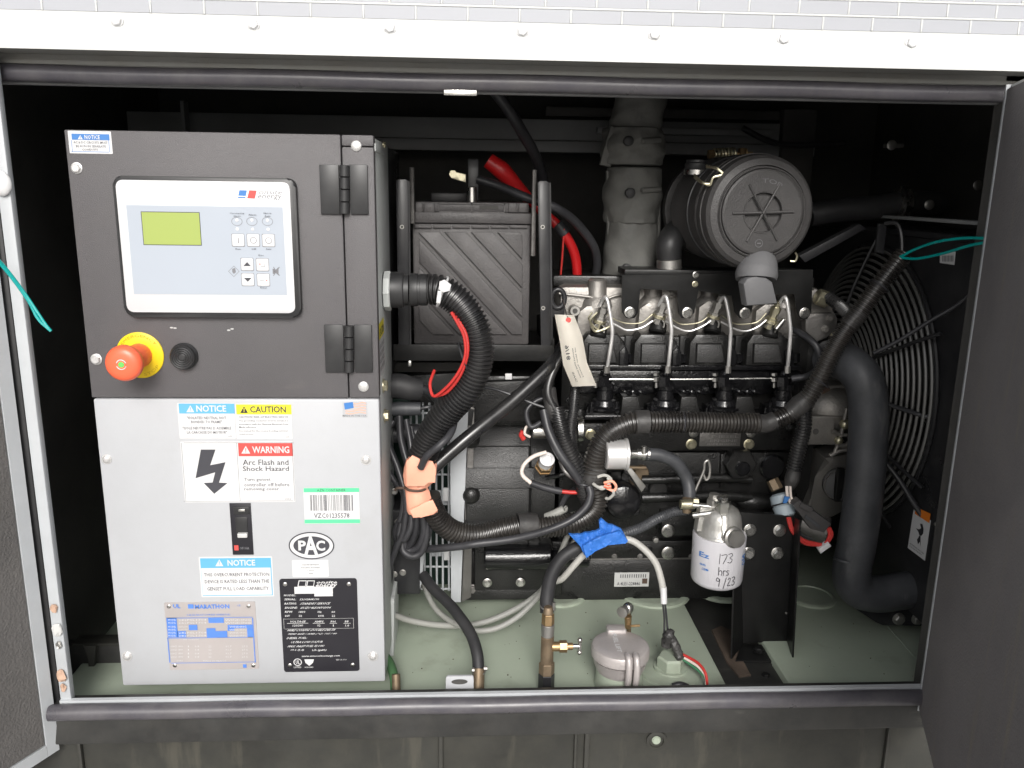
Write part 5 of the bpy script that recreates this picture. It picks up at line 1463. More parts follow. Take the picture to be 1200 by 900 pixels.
# long slanting cable from tray to tape
bm = B(); TB(bm, [(662, 402, .32), (648, 424, .285), (640, 434, .27), (600, 471, .24), (560, 503, .21), (530, 528, .195), (508, 548, .185), (497, 562, .182)], 8.2, 14)
tag(O('slanting_cable', bm, 'conduit'), 'thick dark cable slanting down from under the tray towards the orange tape', 'cable')
bm = B(); TB(bm, [(490, 643, .21), (510, 643, .19), (540, 640, .175), (560, 637, .17), (600, 632, .175), (640, 622, .19), (670, 609, .20), (687, 594, .205), (692, 580, .21), (690, 570, .215)], 4.6, 12)
tag(O('strapped_cable', bm, 'cable_black'), 'plain black cable strapped along the underside of the dusty ribbed conduit', 'cable')
dh = T('drain_hose', 'black hose running from the alternator down to a clamped brass barb at the sill', 'hose', P(560, 790, .06))
bm = B(); TB(bm, [(496, 674, .24), (508, 690, .21), (530, 712, .17), (550, 740, .12), (559, 765, .085), (561, 790, .065)], 6.8, 14); O('hose', bm, 'rubber', dh)
bm = B(); TB(bm, [(561, 783, .068), (560, 812, .05)], 7.2, 16); O('barb', bm, 'brass_old', dh)
bm = B(); torus(bm, P(561, 786, .066), (0, -.3, 1), .0098, .0018, 24, 6); cyl(bm, P(553, 785, .055), P(556, 785, .055), .004, seg=8); cyl(bm, P(567, 783, .055), P(571, 783, .055), .004, seg=8); O('hose_clamp', bm, 'steel_dull', dh)
gh = T('green_hose', 'short green hose with a copper end beside the cabinet foot', 'hose', P(462, 800, .06))
bm = B(); TB(bm, [(448, 765, .12), (457, 778, .10), (462, 795, .07), (463, 812, .06)], 5.5, 12); O('hose', bm, 'hose_green', gh)
bm = B(); TB(bm, [(464, 790, .062), (464.5, 812, .05)], 5, 12); O('copper_end', bm, 'brass_old', gh)
# grey cables along the tank
bm = B(); TB(bm, [(452, 716, .20), (480, 727, .21), (520, 733, .22), (560, 731, .23), (600, 716, .24), (635, 692, .25), (660, 655, .26), (676, 628, .27), (672, 600, .28)], 3.6, 10)
tag(O('grey_cable', bm, 'cable_grey'), 'upper grey cable arcing over the green tank up to the harness', 'cable', 'grey cables sagging over the tank')
bm = B(); TB(bm, [(493, 678, .3), (512, 715, .25), (545, 736, .2), (575, 738, .19), (605, 724, .20), (630, 700, .22), (641, 680, .24), (656, 650, .25), (668, 620, .26)], 3.4, 10)
tag(O('grey_cable', bm, 'cable_grey'), 'lower grey cable sagging deepest over the green tank', 'cable', 'grey cables sagging over the tank')
bm = B(); TB(bm, [(640, 606, .24), (650, 602, .235), (660, 597, .235), (661, 596, .235)], 5, 10)
tag(O('cable_stub', bm, 'cable_grey'), 'short grey cable stub lying on top of the dusty ribbed conduit', 'cable')
wc = T('white_sender_cable', 'pale cable passing through blue tape and dropping to the tank sender', 'cable', P(740, 640, .2))
bm = B(); TB(bm, [(652, 681, .21), (660, 677, .20), (674, 661, .19), (687, 648, .185), (710, 634, .18), (735, 632, .175), (752, 641, .17), (768, 659, .16), (775, 680, .15), (777.5, 695, .145)], 4.0, 12); O('cable', bm, 'cable_white', wc)
bm = B(); TB(bm, [(777.5, 688, .145), (778, 707, .14)], 3.8, 10); O('sleeve', bm, 'label_white', wc)
bm = B()
for dx in (-1.4, 1.3): TB(bm, [(778 + dx, 706, .14), (780 + dx, 725, .13), (781 + dx * 1.5, 745, .12), (785, 757, .115)], 1.3, 6)
O('twisted_wires', bm, 'cable_black', wc)
sw = T('taped_splice', 'lumpy black taped splice above the green sender boss with coloured wires', 'splice', P(785, 760, .1))
bm = B(); tube(bm, [P(781, 758, .11), P(784, 745, .11), P(788, 738, .112)], [.008, .011, .004], 10); tube(bm, [P(785, 744, .105), P(792, 758, .10), P(797, 772, .095)], [.006, .008, .007], 10); tube(bm, [P(779, 748, .112), P(780, 757, .108)], [.006, .007], 10)
for v in bm.verts: v.co += V([random.uniform(-1, 1) * .0009 for _ in range(3)])
O('taped_joint', bm, 'tape_black', sw, angle=20)
for k, m in enumerate(('wire_red', 'wire_white', 'wire_green')):
    bm = B(); TB(bm, [(798, 766 + k * 2.6, .10), (808, 771 + k * 3.4, .09), (819, 778 + k * 4, .075), (827, 790 + k * 3, .06), (829 - k, 808, .05)], 1.7, 8); O('wire', bm, m, sw)
bm = B(); TB(bm, [(788, 804, .055), (797, 802, .055), (806, 805, .055)], 3.5, 10); O('black_wire', bm, 'cable_black', sw)
# blue tape
bl = T('blue_tape', 'bright blue tape flag wrapped round the hose and the pale cable', 'tape', P(700, 632, .18))
random.seed(5)
def crumple(name, pts, Y, m, par, amp=.0012):
    bm = B(); PL(bm, pts, Y, .006)
    bmesh.ops.triangulate(bm, faces=bm.faces[:])
    bmesh.ops.subdivide_edges(bm, edges=bm.edges[:], cuts=5, use_grid_fill=True)
    rc = random.Random(8)
    for v in bm.verts:
        q_ = v.co * 90
        v.co.y += amp * (math.sin(q_.x * 2.3) * math.cos(q_.z * 1.7) + .6 * math.sin(q_.x * 5 + q_.z * 3)) * 1.5 + rc.uniform(-.0006, .0006)
    return O(name, bm, m, par, angle=18)
crumple('tape_flag', [(667, 627), (680, 626), (693, 624), (703, 621), (702, 611), (705, 608), (713, 614), (728, 620), (735, 632), (735, 635), (715, 637), (700, 643), (687, 653), (684, 649), (680, 640)], .168, 'tape_blue', bl)
crumple('tape_band', [(683, 640), (700, 630), (727, 622), (736, 634), (733, 637), (712, 639), (697, 647), (687, 654)], .158, 'tape_blue', bl, .0007)
# black hose under it, going down to the brass valve
fh = T('fuel_return_hose', 'black fuel hose bending down from the blue tape into the brass valve', 'hose', P(640, 700, .15))
bm = B(); TB(bm, [(690, 640, .20), (675, 643, .195), (658, 655, .185), (646, 675, .165), (641, 700, .14), (641, 718, .125)], 8.0, 16); O('hose', bm, 'rubber', fh)
bm = B(); torus(bm, P(641, 709, .130), (0, -.3, 1), .0112, .0018, 24, 6); cyl(bm, P(649, 706, .125), P(649, 715, .125), .003, seg=10); O('hose_clamp', bm, 'steel_dull', fh)
# brass valve stack
vx = .118
bv = T('brass_shutoff_valve', 'weathered brass needle valve stack standing at the sill left of the cap', 'valve', P(641, 800, .08))
def vz(y, Y): return P(641, y, Y).z
Yv = .058
def vc(y): 
    p = P(641, y, Yv); return V((P(641, 770, Yv).x, Yv, p.z))
k = S(641, 760, Yv)
for y0, y1, ra, rb, m, sg, nm in ((711, 719, 5, 6, 'brass_old', 16, 'hose_barb'), (719, 731, 7.2, 7.5, 'brass', 6, 'hex_nut'), (731, 745, 8.0, 7.4, 'steel_dull', 20, 'joint_ring'), (745, 778, 7.6, 7.6, 'brass_old', 20, 'tee_body'), (776, 789, 9.2, 9.2, 'brass_old', 6, 'hex_collar'), (789, 830, 9.6, 9.6, 'bracket_black', 6, 'lower_nipple')):
    bm = B(); cyl(bm, vc(y1), vc(y0), rb * k, ra * k, seg=sg, bev=.0008); O(nm, bm, m, bv)
cz = vc(757)
for x0, x1, r_, m, sg, nm in ((646, 656, 5.6, 'brass', 16, 'side_arm'), (655, 664, 7.0, 'brass', 6, 'packing_nut'), (663, 671, 4.2, 'brass', 14, 'bonnet'), (669, 679, 2.4, 'steel', 10, 'spindle')):
    bm = B(); cyl(bm, cz + V(((x0 - 641) * k, -.002, 0)), cz + V(((x1 - 641) * k, -.002, 0)), r_ * k, seg=sg, bev=.0005); O(nm, bm, m, bv)
bm = B(); hx = cz.x + 38 * k; tube(bm, [V((hx, cz.y - .002, cz.z - .0105)), V((hx, cz.y - .002, cz.z + .0105))], .0030, 10)
for s in (-1, 1): ball(bm, V((hx, cz.y - .002, cz.z + s * .011)), .0042)
O('tee_handle', bm, 'steel', bv)
bm = B(); ball(bm, vc(738) + V((0, -.0105, 0)), .004, 1, .3, 1); O('green_patina', bm, 'green_dot', bv) if False else bm.free()
# little gas valve behind the cap
gv = T('small_relief_valve', 'little shiny brass vent valve standing behind the filler cap', 'valve', PZ(740, 730, zT))
bm = B(); cyl(bm, P(736, 736, .135), P(736, 722, .135), .0052, .0065, seg=16, bev=.0006); O('stem', bm, 'brass', gv)
bm = B(); ball(bm, P(736, 713, .135), .0095, 1, 1, 1.15); O('elbow', bm, 'steel', gv)
bm = B(); lathe(bm, P(733, 714, .13), V((-.6, -.8, 0)), [(0, .007), (.008, .0075), (.010, .0095), (.014, .0095), (.0145, .006), (.0145, 0)], 24); O('gauge_face', bm, 'steel_dull', gv)
bm = B(); tube(bm, [P(736, 727, .135), P(736, 733, .13), P(740, 733.5, .125), P(750, 733, .12)], .0022, 8); O('lever', bm, 'brass', gv)
bm = B(); cyl(bm, P(737, 712, .15), P(737, 745, .15), .004, seg=10); O('riser', bm, 'brass_old', gv)
# lift eye by the sill
le = T('sill_bracket', 'pale steel lug with an oval hole standing behind the sill', 'bracket', P(540, 808, .03))
bm = B(); rrect(bm, 522.5, 792.5, 555, 822, .028, .004, .004, .0006); O('plate', bm, 'cabinet_grey', le)
bm = B(); disc(bm, 538.5, 799, 9.5, 3.4, .0275); O('oval_hole', bm, 'interior_black', le, smooth=False)

# ================================================================== FUEL LINES ON THE RIGHT
bm = B(); TB(bm, [(757, 532, .235), (775, 534, .235), (793, 543, .235), (805, 562, .235), (808, 580, .225), (806, 597, .22)], 7.6, 14)
tag(O('lift_pump_hose', bm, 'hose_rubber'), 'curved rubber hose from the lift pump down to the fuel filter head', 'hose')
bm = B(); CT(bm, [(806, 598, .22), (790, 600, .22), (770, 608, .21), (752, 618, .20), (735, 624, .19), (722, 627, .185)], 6.0, .0044, .10, 12)
tag(O('filter_inlet_hose', bm, 'hose_rubber'), 'fine ribbed hose from the blue tape to the fuel filter head', 'hose')
bm = B(); TB(bm, [(812, 588, .225), (815, 575, .225), (820, 563, .225), (825, 551, .225), (826, 542, .225), (830, 540, .225), (832, 548, .226), (831, 559, .226), (827, 562, .227), (824, 555, .228)], 1.6, 8)
tag(O('curled_bleed_wire', bm, 'steel_dull'), 'thin bare wire with a curled loop above the fuel filter', 'wire')
YF = .185
xf = P(841, 655, YF).x
kf = S(841, 655, YF)
ff = T('fuel_filter', 'white spin on fuel filter with handwriting under a metal head', 'fuel filter', V((xf, YF, P(841, 690, YF).z)))
zf0, zf1 = P(841, 695, YF - .04).z, P(841, 637, YF - .045).z
KF = 1.12
bm = B(); lathe(bm, (xf, YF, zf0), (0, 0, 1), [(0, 0), (.0, .026 * KF), (.002, .033 * KF), (.007, .0385 * KF), (.012, .0400 * KF), (zf1 - zf0 - .002, .0412 * KF), (zf1 - zf0, .0405 * KF), (zf1 - zf0, .037 * KF), (zf1 - zf0 - .003, .036 * KF)], 56, closed=False)
O('canister', bm, 'filter_white', ff)
def cylmap(a0, a1, z0, z1_, r_=.0417 * KF):
    return lambda u, v: V((xf + math.sin(a0 + (a1 - a0) * u) * r_, YF - math.cos(a0 + (a1 - a0) * u) * r_, z0 + (z1_ - z0) * v))
H_ = zf1 - zf0
def hand(bm, strokes, a0, a1, z0, z1_):
    f = cylmap(a0, a1, z0, z1_)
    for st in strokes:
        pts = [f(u, v) for u, v in st]
        tube(bm, pts, .00055, 5, 5)
bm = B()
one = [[(.5, 1), (.45, 0)]]
seven = [[(.05, .9), (.95, .95), (.4, 0)]]
three = [[(.1, .9), (.7, 1), (.85, .75), (.4, .55), (.85, .35), (.6, .05), (.05, .1)]]
hand(bm, one, -.28, -.20, zf0 + H_ * .60, zf0 + H_ * .80); hand(bm, seven, -.20, .02, zf0 + H_ * .61, zf0 + H_ * .79); hand(bm, three, .04, .25, zf0 + H_ * .62, zf0 + H_ * .81)
hand(bm, [[(0, 1), (.02, 0)], [(.0, .45), (.2, .6), (.3, .4), (.3, 0)], [(.45, .6), (.47, 0)], [(.45, .4), (.55, .6), (.68, .55)], [(1, .55), (.8, .6), (.78, .4), (.95, .25), (.9, .05), (.72, .05)]], -.25, .14, zf0 + H_ * .38, zf0 + H_ * .54)
hand(bm, [[(.8, .8), (.3, 1), (.1, .7), (.6, .6), (.85, .85), (.7, 0)]], -.32, -.16, zf0 + H_ * .16, zf0 + H_ * .33)
hand(bm, [[(.9, 1), (0, -.1)]], -.04, .06, zf0 + H_ * .14, zf0 + H_ * .34)
hand(bm, [[(.1, .8), (.5, 1), (.8, .75), (.1, .05), (.9, .1)]], .10, .24, zf0 + H_ * .17, zf0 + H_ * .33); hand(bm, three, .26, .42, zf0 + H_ * .17, zf0 + H_ * .34)
O('handwriting', bm, 'print_black', ff)
bm = B()
for a0, a1, za, zb_, s in ((-1.05, -.62, .66, .76, 'Ez'), (-1.0, -.75, .50, .54, 'on'), (.72, 1.0, .60, .72, 'S'), (.75, 1.05, .50, .58, 'O'), (-.9, -.6, .42, .46, '3')):
    mapped_text(bm, s, cylmap(a0, a1, zf0 + H_ * za, zf0 + H_ * zb_), .02)
O('maker_print', bm, 'print_blue', ff, smooth=False)
bm = B(); lathe(bm, (xf, YF, zf0), (0, 0, 1), [(-.010, .003), (-.002, .004), (.001, .004)], 12); O('drain_tip', bm, 'label_white', ff)
# head
bm = B(); lathe(bm, (xf, YF, zf1 - .006), (0, 0, 1), [(0, .042), (.006, .042), (.010, .040), (.012, .0375), (.026, .0365), (.040, .034), (.050, .029), (.056, .020), (.058, 0)], 44); O('head', bm, 'head_alu', ff, angle=60)
bm = B(); prism(bm, [V((xf - .044, YF - .01, zf1 + .006)), V((xf - .030, YF - .01, zf1 + .006)), V((xf - .018, YF - .01, zf1 + .050)), V((xf - .040, YF - .01, zf1 + .052))], (0, .02, 0), .003); prism(bm, [V((xf - .008, YF - .046, zf1 + .004)), V((xf + .002, YF - .046, zf1 + .004)), V((xf + .006, YF - .030, zf1 + .046)), V((xf - .010, YF - .030, zf1 + .046))], (0, .02, 0), .004); O('head_web', bm, 'head_alu', ff)
bm = B(); lathe(bm, P(859, 633, .137) + V((0, .02, 0)), V((.22, -.9, .12)), [(0, .019), (.016, .018), (.018, .0145), (.026, .0145), (.0265, .0)], 28); O('vent_plug', bm, 'steel_dull', ff)
bm = B(); c = P(846, 602, .17)
lathe(bm, c, (0, 0, 1), [(0, .013), (.014, .013), (.016, .0145), (.024, .0145), (.026, .010), (.032, .010), (.032, 0)], 6); O('banjo_bolt', bm, 'steel', ff)
bm = B(); lathe(bm, c + V((-.012, .012, .012)), (0, 0, 1), [(0, .012), (.010, .012), (.012, .009), (.020, .009), (.020, 0)], 6); O('banjo_bolt', bm, 'steel_dull', ff)
bm = B(); cyl(bm, P(812, 604, .18), P(842, 600, .17), .0052, seg=14); cyl(bm, P(812, 592, .19), P(838, 594, .18), .0045, seg=14); O('inlet_pipe', bm, 'steel', ff)
bm = B(); cyl(bm, P(797, 591, .20), P(814, 591, .20), .0085, seg=18, bev=.001); cyl(bm, P(812, 588, .20), P(818, 588, .20), .007, seg=6); O('union', bm, 'zinc', ff)
bm = B(); cyl(bm, P(805, 584, .21), P(805, 600, .21), .0078, seg=16); O('hose_end', bm, 'brass_old', ff)

# ================================================================== ENGINE MOUNT LEG
em = T('engine_mount_leg', 'tall black bolted channel leg on a rubber isolator between the tanks', 'engine mount', PZ(890, 790, zT))
YM = .20
bm = B(); PL(bm, [(866, 600), (932, 606), (925, 752), (869, 754)], YM, .006, .001); O('front_web', bm, 'leg_black', em)
bm = B(); prism(bm, [P(861, 600, YM - .03), P(866, 600, YM), P(869, 755, YM), P(856, 772, YM - .045), P(858, 700, YM - .03)], (.003, 0, 0), 0); prism(bm, [P(861, 600, YM - .03), P(866, 600, YM), P(869, 756, YM), P(857, 774, YM - .045)], (-.003, 0, 0)) if False else None
O('side_flange', bm, 'leg_black', em)
bm = B(); prism(bm, [P(930, 606, YM), P(937, 610, YM - .045), P(928, 774, YM - .055), P(922, 752, YM)], (.003, 0, 0)); O('side_flange', bm, 'leg_black', em)
bm = B(); p = [P(862, 774, YM - .052), P(928, 775, YM - .052), P(924, 755, YM), P(868, 755, YM)]; prism(bm, p, (0, 0, -.004), .0006); O('foot', bm, 'leg_black', em)
bolts([(878.5, 621), (913.5, 621.5), (877, 648), (911, 648)], YM - .0015, 7.6, em, 'steel')
c = P(889, 764, YM - .025)
bolt(c + V((0, 0, .002)), (0, 0, 1), .011, em, 'leg_black')
bm = B(); cI = V((c.x, YM - .03, c.z - .006)); lathe(bm, cI, (0, 0, -1), [(0, .030), (.004, .031), (.014, .027), (.024, .033), (.028, .033)], 36); O('rubber_isolator', bm, 'rubber', em)
bm = B(); box(bm, cI.x - .042, cI.x + .042, YM - .10, YM + .05, cI.z - .036, cI.z - .030, .001); O('base_plate', bm, 'leg_black', em)
bolt(P(897, 793, YM - .09), (0, 0, 1), .009, em, 'leg_black')
for x, y in ((859, 720), (921, 718), (859, 756)):
    bm = B(); lathe(bm, P(x, y, YM - .02), FRONT, [(0, .002), (.002, .002)], 8); O('rivet', bm, 'steel_dull', em)
rk = T('rail_rust_patch', 'rusty hanger strap lying in the dark rail beside the mount leg', 'strap', P(845, 740, .2))
bm = B(); prism(bm, [PZ(834, 738, zT - .008), PZ(845, 733, zT - .008), PZ(857, 738, zT - .008), PZ(866, 765, zT - .008), PZ(880, 790, zT - .008), PZ(866, 792, zT - .008), PZ(852, 775, zT - .008)], (0, 0, -.006), .001); O('strap', bm, 'rail_dirt', rk)

# ================================================================== SENSOR WITH LOOSE PLUG
sn = T('oil_pressure_sensor', 'pale blue grey cylindrical sensor at the harness branch end', 'sensor', P(918, 592, .2))
ax = V((.18, -.35, -.7)).normalized()
c = P(913, 578, .235)
bm = B(); lathe(bm, c, ax, [(0, .012), (.004, .018), (.018, .0195), (.019, .0175), (.022, .0175), (.023, .0190), (.040, .0175), (.044, .012), (.044, 0)], 32); O('body', bm, 'sensor_grey', sn)
bm = B(); cyl(bm, P(905, 562, .25), P(911, 574, .24), .011, seg=6, bev=.001); O('hex_base', bm, 'brass_old', sn)
bm = B(); torus(bm, P(917, 590, .225) , ax, .0190, .0016, 28, 6); O('strap', bm, 'cable_black', sn)
bm = B(); TB(bm, [(922, 570, .215), (923, 582, .205), (927, 590, .20)], 1.8, 8); TB(bm, [(926, 570, .217), (927, 582, .207), (931, 590, .20)], 1.6, 8); O('white_wires', bm, 'wire_white', sn)
bm = B(); PL(bm, [(920, 582), (926, 583), (922, 590), (918, 590)], .195, .004, .001); O('blue_mark', bm, 'print_blue', sn)
pg = T('loose_connector', 'long grey black connector lying beside the sensor with a red wire loop', 'connector', P(955, 605, .2))
bm = B(); PL(bm, [(929, 592), (937, 586), (975, 614), (966, 625), (950, 620)], .185, .018, .003); O('shell', bm, 'connector_grey', pg)
bm = B(); PL(bm, [(940, 589), (954, 596), (950, 601), (937, 594)], .181, .006, .001); O('latch', bm, 'connector_grey', pg)
bm = B(); PL(bm, [(945, 603), (962, 616), (960, 620), (943, 607)], .183, .004, .001); O('ridge', bm, 'hose_rubber', pg)
for dy, dx in ((0, 0), (3.2, -2)):
    bm = B(); TB(bm, [(925 + dx, 606, .20), (930 + dx, 622, .195), (942, 633 + dy, .19), (957, 637 + dy * .5, .188), (963, 638, .186)], 1.9, 8); O('red_wire', bm, 'wire_red', pg)
    bm = B(); TB(bm, [(972 + dx, 618, .19), (975 + dx * 1.5, 626, .188), (972 + dx, 633, .187), (969 + dx, 637, .186)], 1.9, 8); O('red_wire', bm, 'wire_red', pg)
bm = B(); PL(bm, [(959, 644), (971, 635.5), (974.5, 640), (962, 649)], .180, .010, .001); O('white_plug', bm, 'label_white', pg)
bm = B(); TB(bm, [(927, 605, .21), (938, 625, .21), (952, 632, .2)], 1.5, 8); O('black_wire', bm, 'cable_black', pg)

# ================================================================== AIR CLEANER
YAf = .20
ca = P(893, 249, YAf)
ka = S(893, 249, YAf)
ac = T('air_cleaner', 'round dark grey air cleaner canister with a six spoke embossed cap', 'air cleaner', ca)
RA = 67 * ka
BK = V((-.075, 1, .004)).normalized()
E1 = (V((1, 0, 0)) - BK * BK.x).normalized()
E2 = (V((0, 0, 1)) - BK * BK.z).normalized()
bm = B(); lathe(bm, ca + BK * .028, BK, [(0, RA * 1.0), (.0, RA * 1.02), (.012, RA * 1.02), (.014, RA * .985), (.03, RA * .985), (.032, RA * 1.0), (.038, RA * 1.0), (.04, RA * .98), (.145, RA * .97), (.150, RA * 1.0), (.158, RA * 1.0), (.16, RA * .93), (.18, RA * .92), (.183, RA * .86), (.20, RA * .86), (.203, RA * .97), (.22, RA * .97), (.235, RA * .85), (.24, RA * .6)], 64)
O('canister', bm, 'filter_grey', ac)
bm = B(); lathe(bm, ca, BK, [(.002, 0), (.002, RA * .335), (-.0045, RA * .35), (-.0045, RA * .70), (-.003, RA * .735), (.005, RA * .755), (.005, RA * .79), (.001, RA * .81), (.004, RA * .92), (.010, RA * .98), (.020, RA * 1.0), (.030, RA * 1.0), (.0305, RA * .97)], 72, closed=False)
cp = O('end_cap', bm, 'filter_grey', ac, angle=22)
for k in range(3):
    a_ = R(2 + 60 * k)
    d = E1 * math.cos(a_) + E2 * math.sin(a_)
    bm = B(); tube(bm, [ca - BK * .0055 - d * RA * .56, ca - BK * .0056, ca - BK * .0055 + d * RA * .56], .0021, 8); O('spoke', bm, 'filter_grey', cp)
bm = B(); ball(bm, ca - BK * .006, .0038); O('hub', bm, 'filter_grey', cp)
bm = B(); torus(bm, ca - BK * .0045, BK, RA * .352, .0012, 48, 6); torus(bm, ca - BK * .0020, BK, RA * .77, .0012, 64, 6); O('cap_ring', bm, 'filter_grey', cp)
def capmap(a0, a1, r0, r1):
    return lambda u, v: ca - BK * .0049 + (E1 * math.sin(a0 + (a1 - a0) * u) + E2 * math.cos(a0 + (a1 - a0) * u)) * (r0 + (r1 - r0) * v)
bm = B(); mapped_text(bm, 'TOP', capmap(-.12, .58, .0465, .0535), 0)
O('embossed_letters', bm, 'valve_grey', cp, smooth=False)
bm = B(); p = ca - BK * .0047 - E1 * .003 - E2 * .049; torus(bm, p, BK, .0062, .0006, 24, 5); box(bm, p.x - .003, p.x + .003, p.y - .0006, p.y, p.z - .001, p.z + .001); O('recycling_mark', bm, 'valve_grey', cp)
# body bands
for h in (.036,):
    bm = B(); torus(bm, ca + BK * (h + .02), BK, RA * .99, .0022, 64, 6); O('body_bead', bm, 'filter_grey', ac)
bm = B(); torus(bm, ca + BK * .100, BK, RA * .985, .0026, 64, 8); O('clamp_band', bm, 'bracket_black', ac)
# inlet snout rear left, outlet elbow down
bm = B(); tube(bm, [ca + BK * .17 + V((-.03, 0, -.02)), ca + BK * .20 + V((-.065, 0, -.045)), P(785, 285, .37), P(784, 303, .37)], [.036, .030, .024, .0225], 28); O('outlet_elbow', bm, 'plastic_black', ac)
bm = B(); cyl(bm, P(784, 304, .37), P(784, 318, .37), .0225, seg=30, bev=.001); O('outlet_clamp', bm, 'brass', ac) if False else O('outlet_clamp', bm, 'steel_dull', ac)
bm = B(); lathe(bm, P(784, 318, .37), (0, 0, 1), [(-.012, .026), (0, .026), (.002, .024)], 30); O('outlet_flange', bm, 'cast_alu', ac)
# clip and breather
bm = B(); lathe(bm, P(816, 200, .33), (0, 0, 1), [(-.008, .019), (.004, .020), (.005, .0205), (.012, .0205), (.014, .018), (.018, .018), (.018, 0)], 28); O('indicator_cap', bm, 'plastic_black', ac)
bm = B(); lathe(bm, P(816, 202, .33), (0, 0, 1), [(-.004, .0215), (.004, .0215)], 28, closed=False); O('hose_clamp', bm, 'steel', ac)
c0 = P(833, 205, .255)
for s in (0, 1):
    bm = B(); TB(bm, [(814, 205 + s * 3, .26), (822, 213 + s, .215), (832, 217 - s * 2, .208), (836, 208, .206), (847, 204 + s * 2, .206), (840, 198 - s, .21), (828, 194 + s * 2, .23)], 1.5, 8); O('wire_clip', bm, 'zinc', ac)
bm = B(); TB(bm, [(926, 306, .22), (932, 306, .218), (934, 300, .217), (932, 296, .216)], 1.2, 8); O('wire_clip', bm, 'zinc', ac)
# dust valve
bm = B(); tube(bm, [P(889, 303, .235), P(888, 311, .215), P(886.5, 322, .203), P(886, 328, .20)], [.026, .0315, .0345, .0325], 32); O('valve_neck', bm, 'valve_grey', ac)
bm = B(); PLp = [(873, 326), (902, 325), (911, 355.5), (876, 358.5)]
prism(bm, [P(x, y, .172) for x, y in [(871, 333), (876, 326), (886, 323), (898, 325), (906, 331), (912, 356), (875, 359)]], (0, .026, 0), .005); O('valve_lip', bm, 'valve_grey', ac)
# spring bolt above
sb = T('spring_bolt', 'brassy bolt with a coil spring above the air cleaner', 'bolt', P(860, 180, .40))
bm = B(); pts = []; pA_, pB_ = P(836, 181, .40), P(862, 180, .40); dd = pB_ - pA_
for i in range(121):
    t = i / 120; a_ = t * 2 * math.pi * 7
    pts.append(pA_ + dd * t + V((0, math.cos(a_) * .0095, math.sin(a_) * .0095)))
sweep(bm, pts, .0022, 7); O('spring', bm, 'zinc', sb)
bm = B(); cyl(bm, P(832, 181, .40), P(882, 180, .40), .0035, seg=12); cyl(bm, P(866, 180, .40), P(871, 180, .40), .011, seg=6); cyl(bm, P(872, 180, .40), P(874, 180, .40), .010, seg=20); cyl(bm, P(830, 181, .40), P(836, 181, .40), .009, seg=6); O('threaded_bolt', bm, 'brass', sb)

# ================================================================== RADIATOR END
XS = .80
rad = T('radiator', 'black radiator and shroud on the right with a round wire fan guard', 'radiator', (XS + .1, .4, .75))
zr1 = P(1100, 278, .35).z
zr0 = zT + .065
zce = PXp(1115, 447, XS - .02).z - .075
RG = .272
YCn = .455
# shroud with a round opening
bm = B()
n_ = 64
y0_, y1_ = .085, .86
outer, inner = [], []
def edgept(a_):
    dy, dz = math.cos(a_), math.sin(a_)
    ts = []
    if dy > 1e-6: ts.append((y1_ - YCn) / dy)
    if dy < -1e-6: ts.append((y0_ - YCn) / dy)
    if dz > 1e-6: ts.append((zr1 - zce) / dz)
    if dz < -1e-6: ts.append((zr0 - zce) / dz)
    t = min(ts)
    return YCn + dy * t, zce + dz * t
for k in range(n_):
    a_ = 2 * math.pi * k / n_
    ey, ez = edgept(a_)
    outer.append((bm.verts.new((XS, ey, ez)), bm.verts.new((XS + .004, ey, ez))))
    iy, iz = YCn + math.cos(a_) * RG * .965, zce + math.sin(a_) * RG * .965
    inner.append((bm.verts.new((XS, iy, iz)), bm.verts.new((XS + .06, iy, iz))))
for k in range(n_):
    j = (k + 1) % n_
    bm.faces.new((outer[k][0], outer[j][0], inner[j][0], inner[k][0]))
    bm.faces.new((inner[k][0], inner[j][0], inner[j][1], inner[k][1]))
O('shroud', bm, 'bracket_black', rad, angle=30)
bm = B(); tube(bm, [V((XS + .012, y0_ + .004, zr0)), V((XS + .012, y0_ + .004, zr1 - .02)), V((XS + .012, y0_ + .02, zr1))], .014, 16, 6); O('shroud_edge', bm, 'bracket_black', rad)
bm = B(); box(bm, XS + .005, XS + .18, y0_ + .004, y1_, zr0, zr1 - .002, .004)
bm.free(); bm = B(); box(bm, XS + .062, XS + .18, y0_ + .004, y1_, zr0, zr1 - .002, .004); O('core', bm, 'interior_black', rad)
bm = B(); box(bm, XS + .0, XS + .18, y0_ + .002, y1_, zr1, zr1 + .012, .003); O('top_tank', bm, 'bracket_black', rad)
bm = B(); box(bm, XS - .004, XS + .02, .10, y1_, zr1 + .03, zr1 + .036, .001); O('top_rail', bm, 'beam_dark', rad)
# fan guard
bm = B(); torus(bm, V((XS - .004, YCn, zce)), (-1, 0, 0), RG, .0045, 96, 8)
fg = O('fan_guard', bm, 'bracket_black', rad)
nr = 21
for i in range(nr):
    t = (i + .6) / (nr + .3)
    rr_ = RG * (1 - t * .86)
    dome = .055 * math.sin(min(1, t * 1.15) * math.pi / 2)
    bm = B(); torus(bm, V((XS - .006 - dome, YCn, zce)), (-1, 0, 0), rr_, .0029, 84, 6)
    O('guard_ring', bm, 'guard_wire', fg)
for k, adeg in enumerate((152, 205, 232, 285, 25, 95)):
    a_ = R(adeg)
    pts = []
    for t in (0, .2, .5, .8, 1):
        rr_ = RG * (1.12 - t * .95)
        dome = .055 * math.sin(max(0, min(1, t * 1.15)) * math.pi / 2)
        pts.append(V((XS - .010 - dome, YCn + math.cos(a_) * rr_, zce + math.sin(a_) * rr_)))
    bm = B(); tube(bm, pts, .0036, 8); O('guard_strut', bm, 'bracket_black', fg)
bm = B(); cyl(bm, V((XS + .05, YCn, zce)), V((XS - .05, YCn, zce)), .05, seg=28, bev=.003)
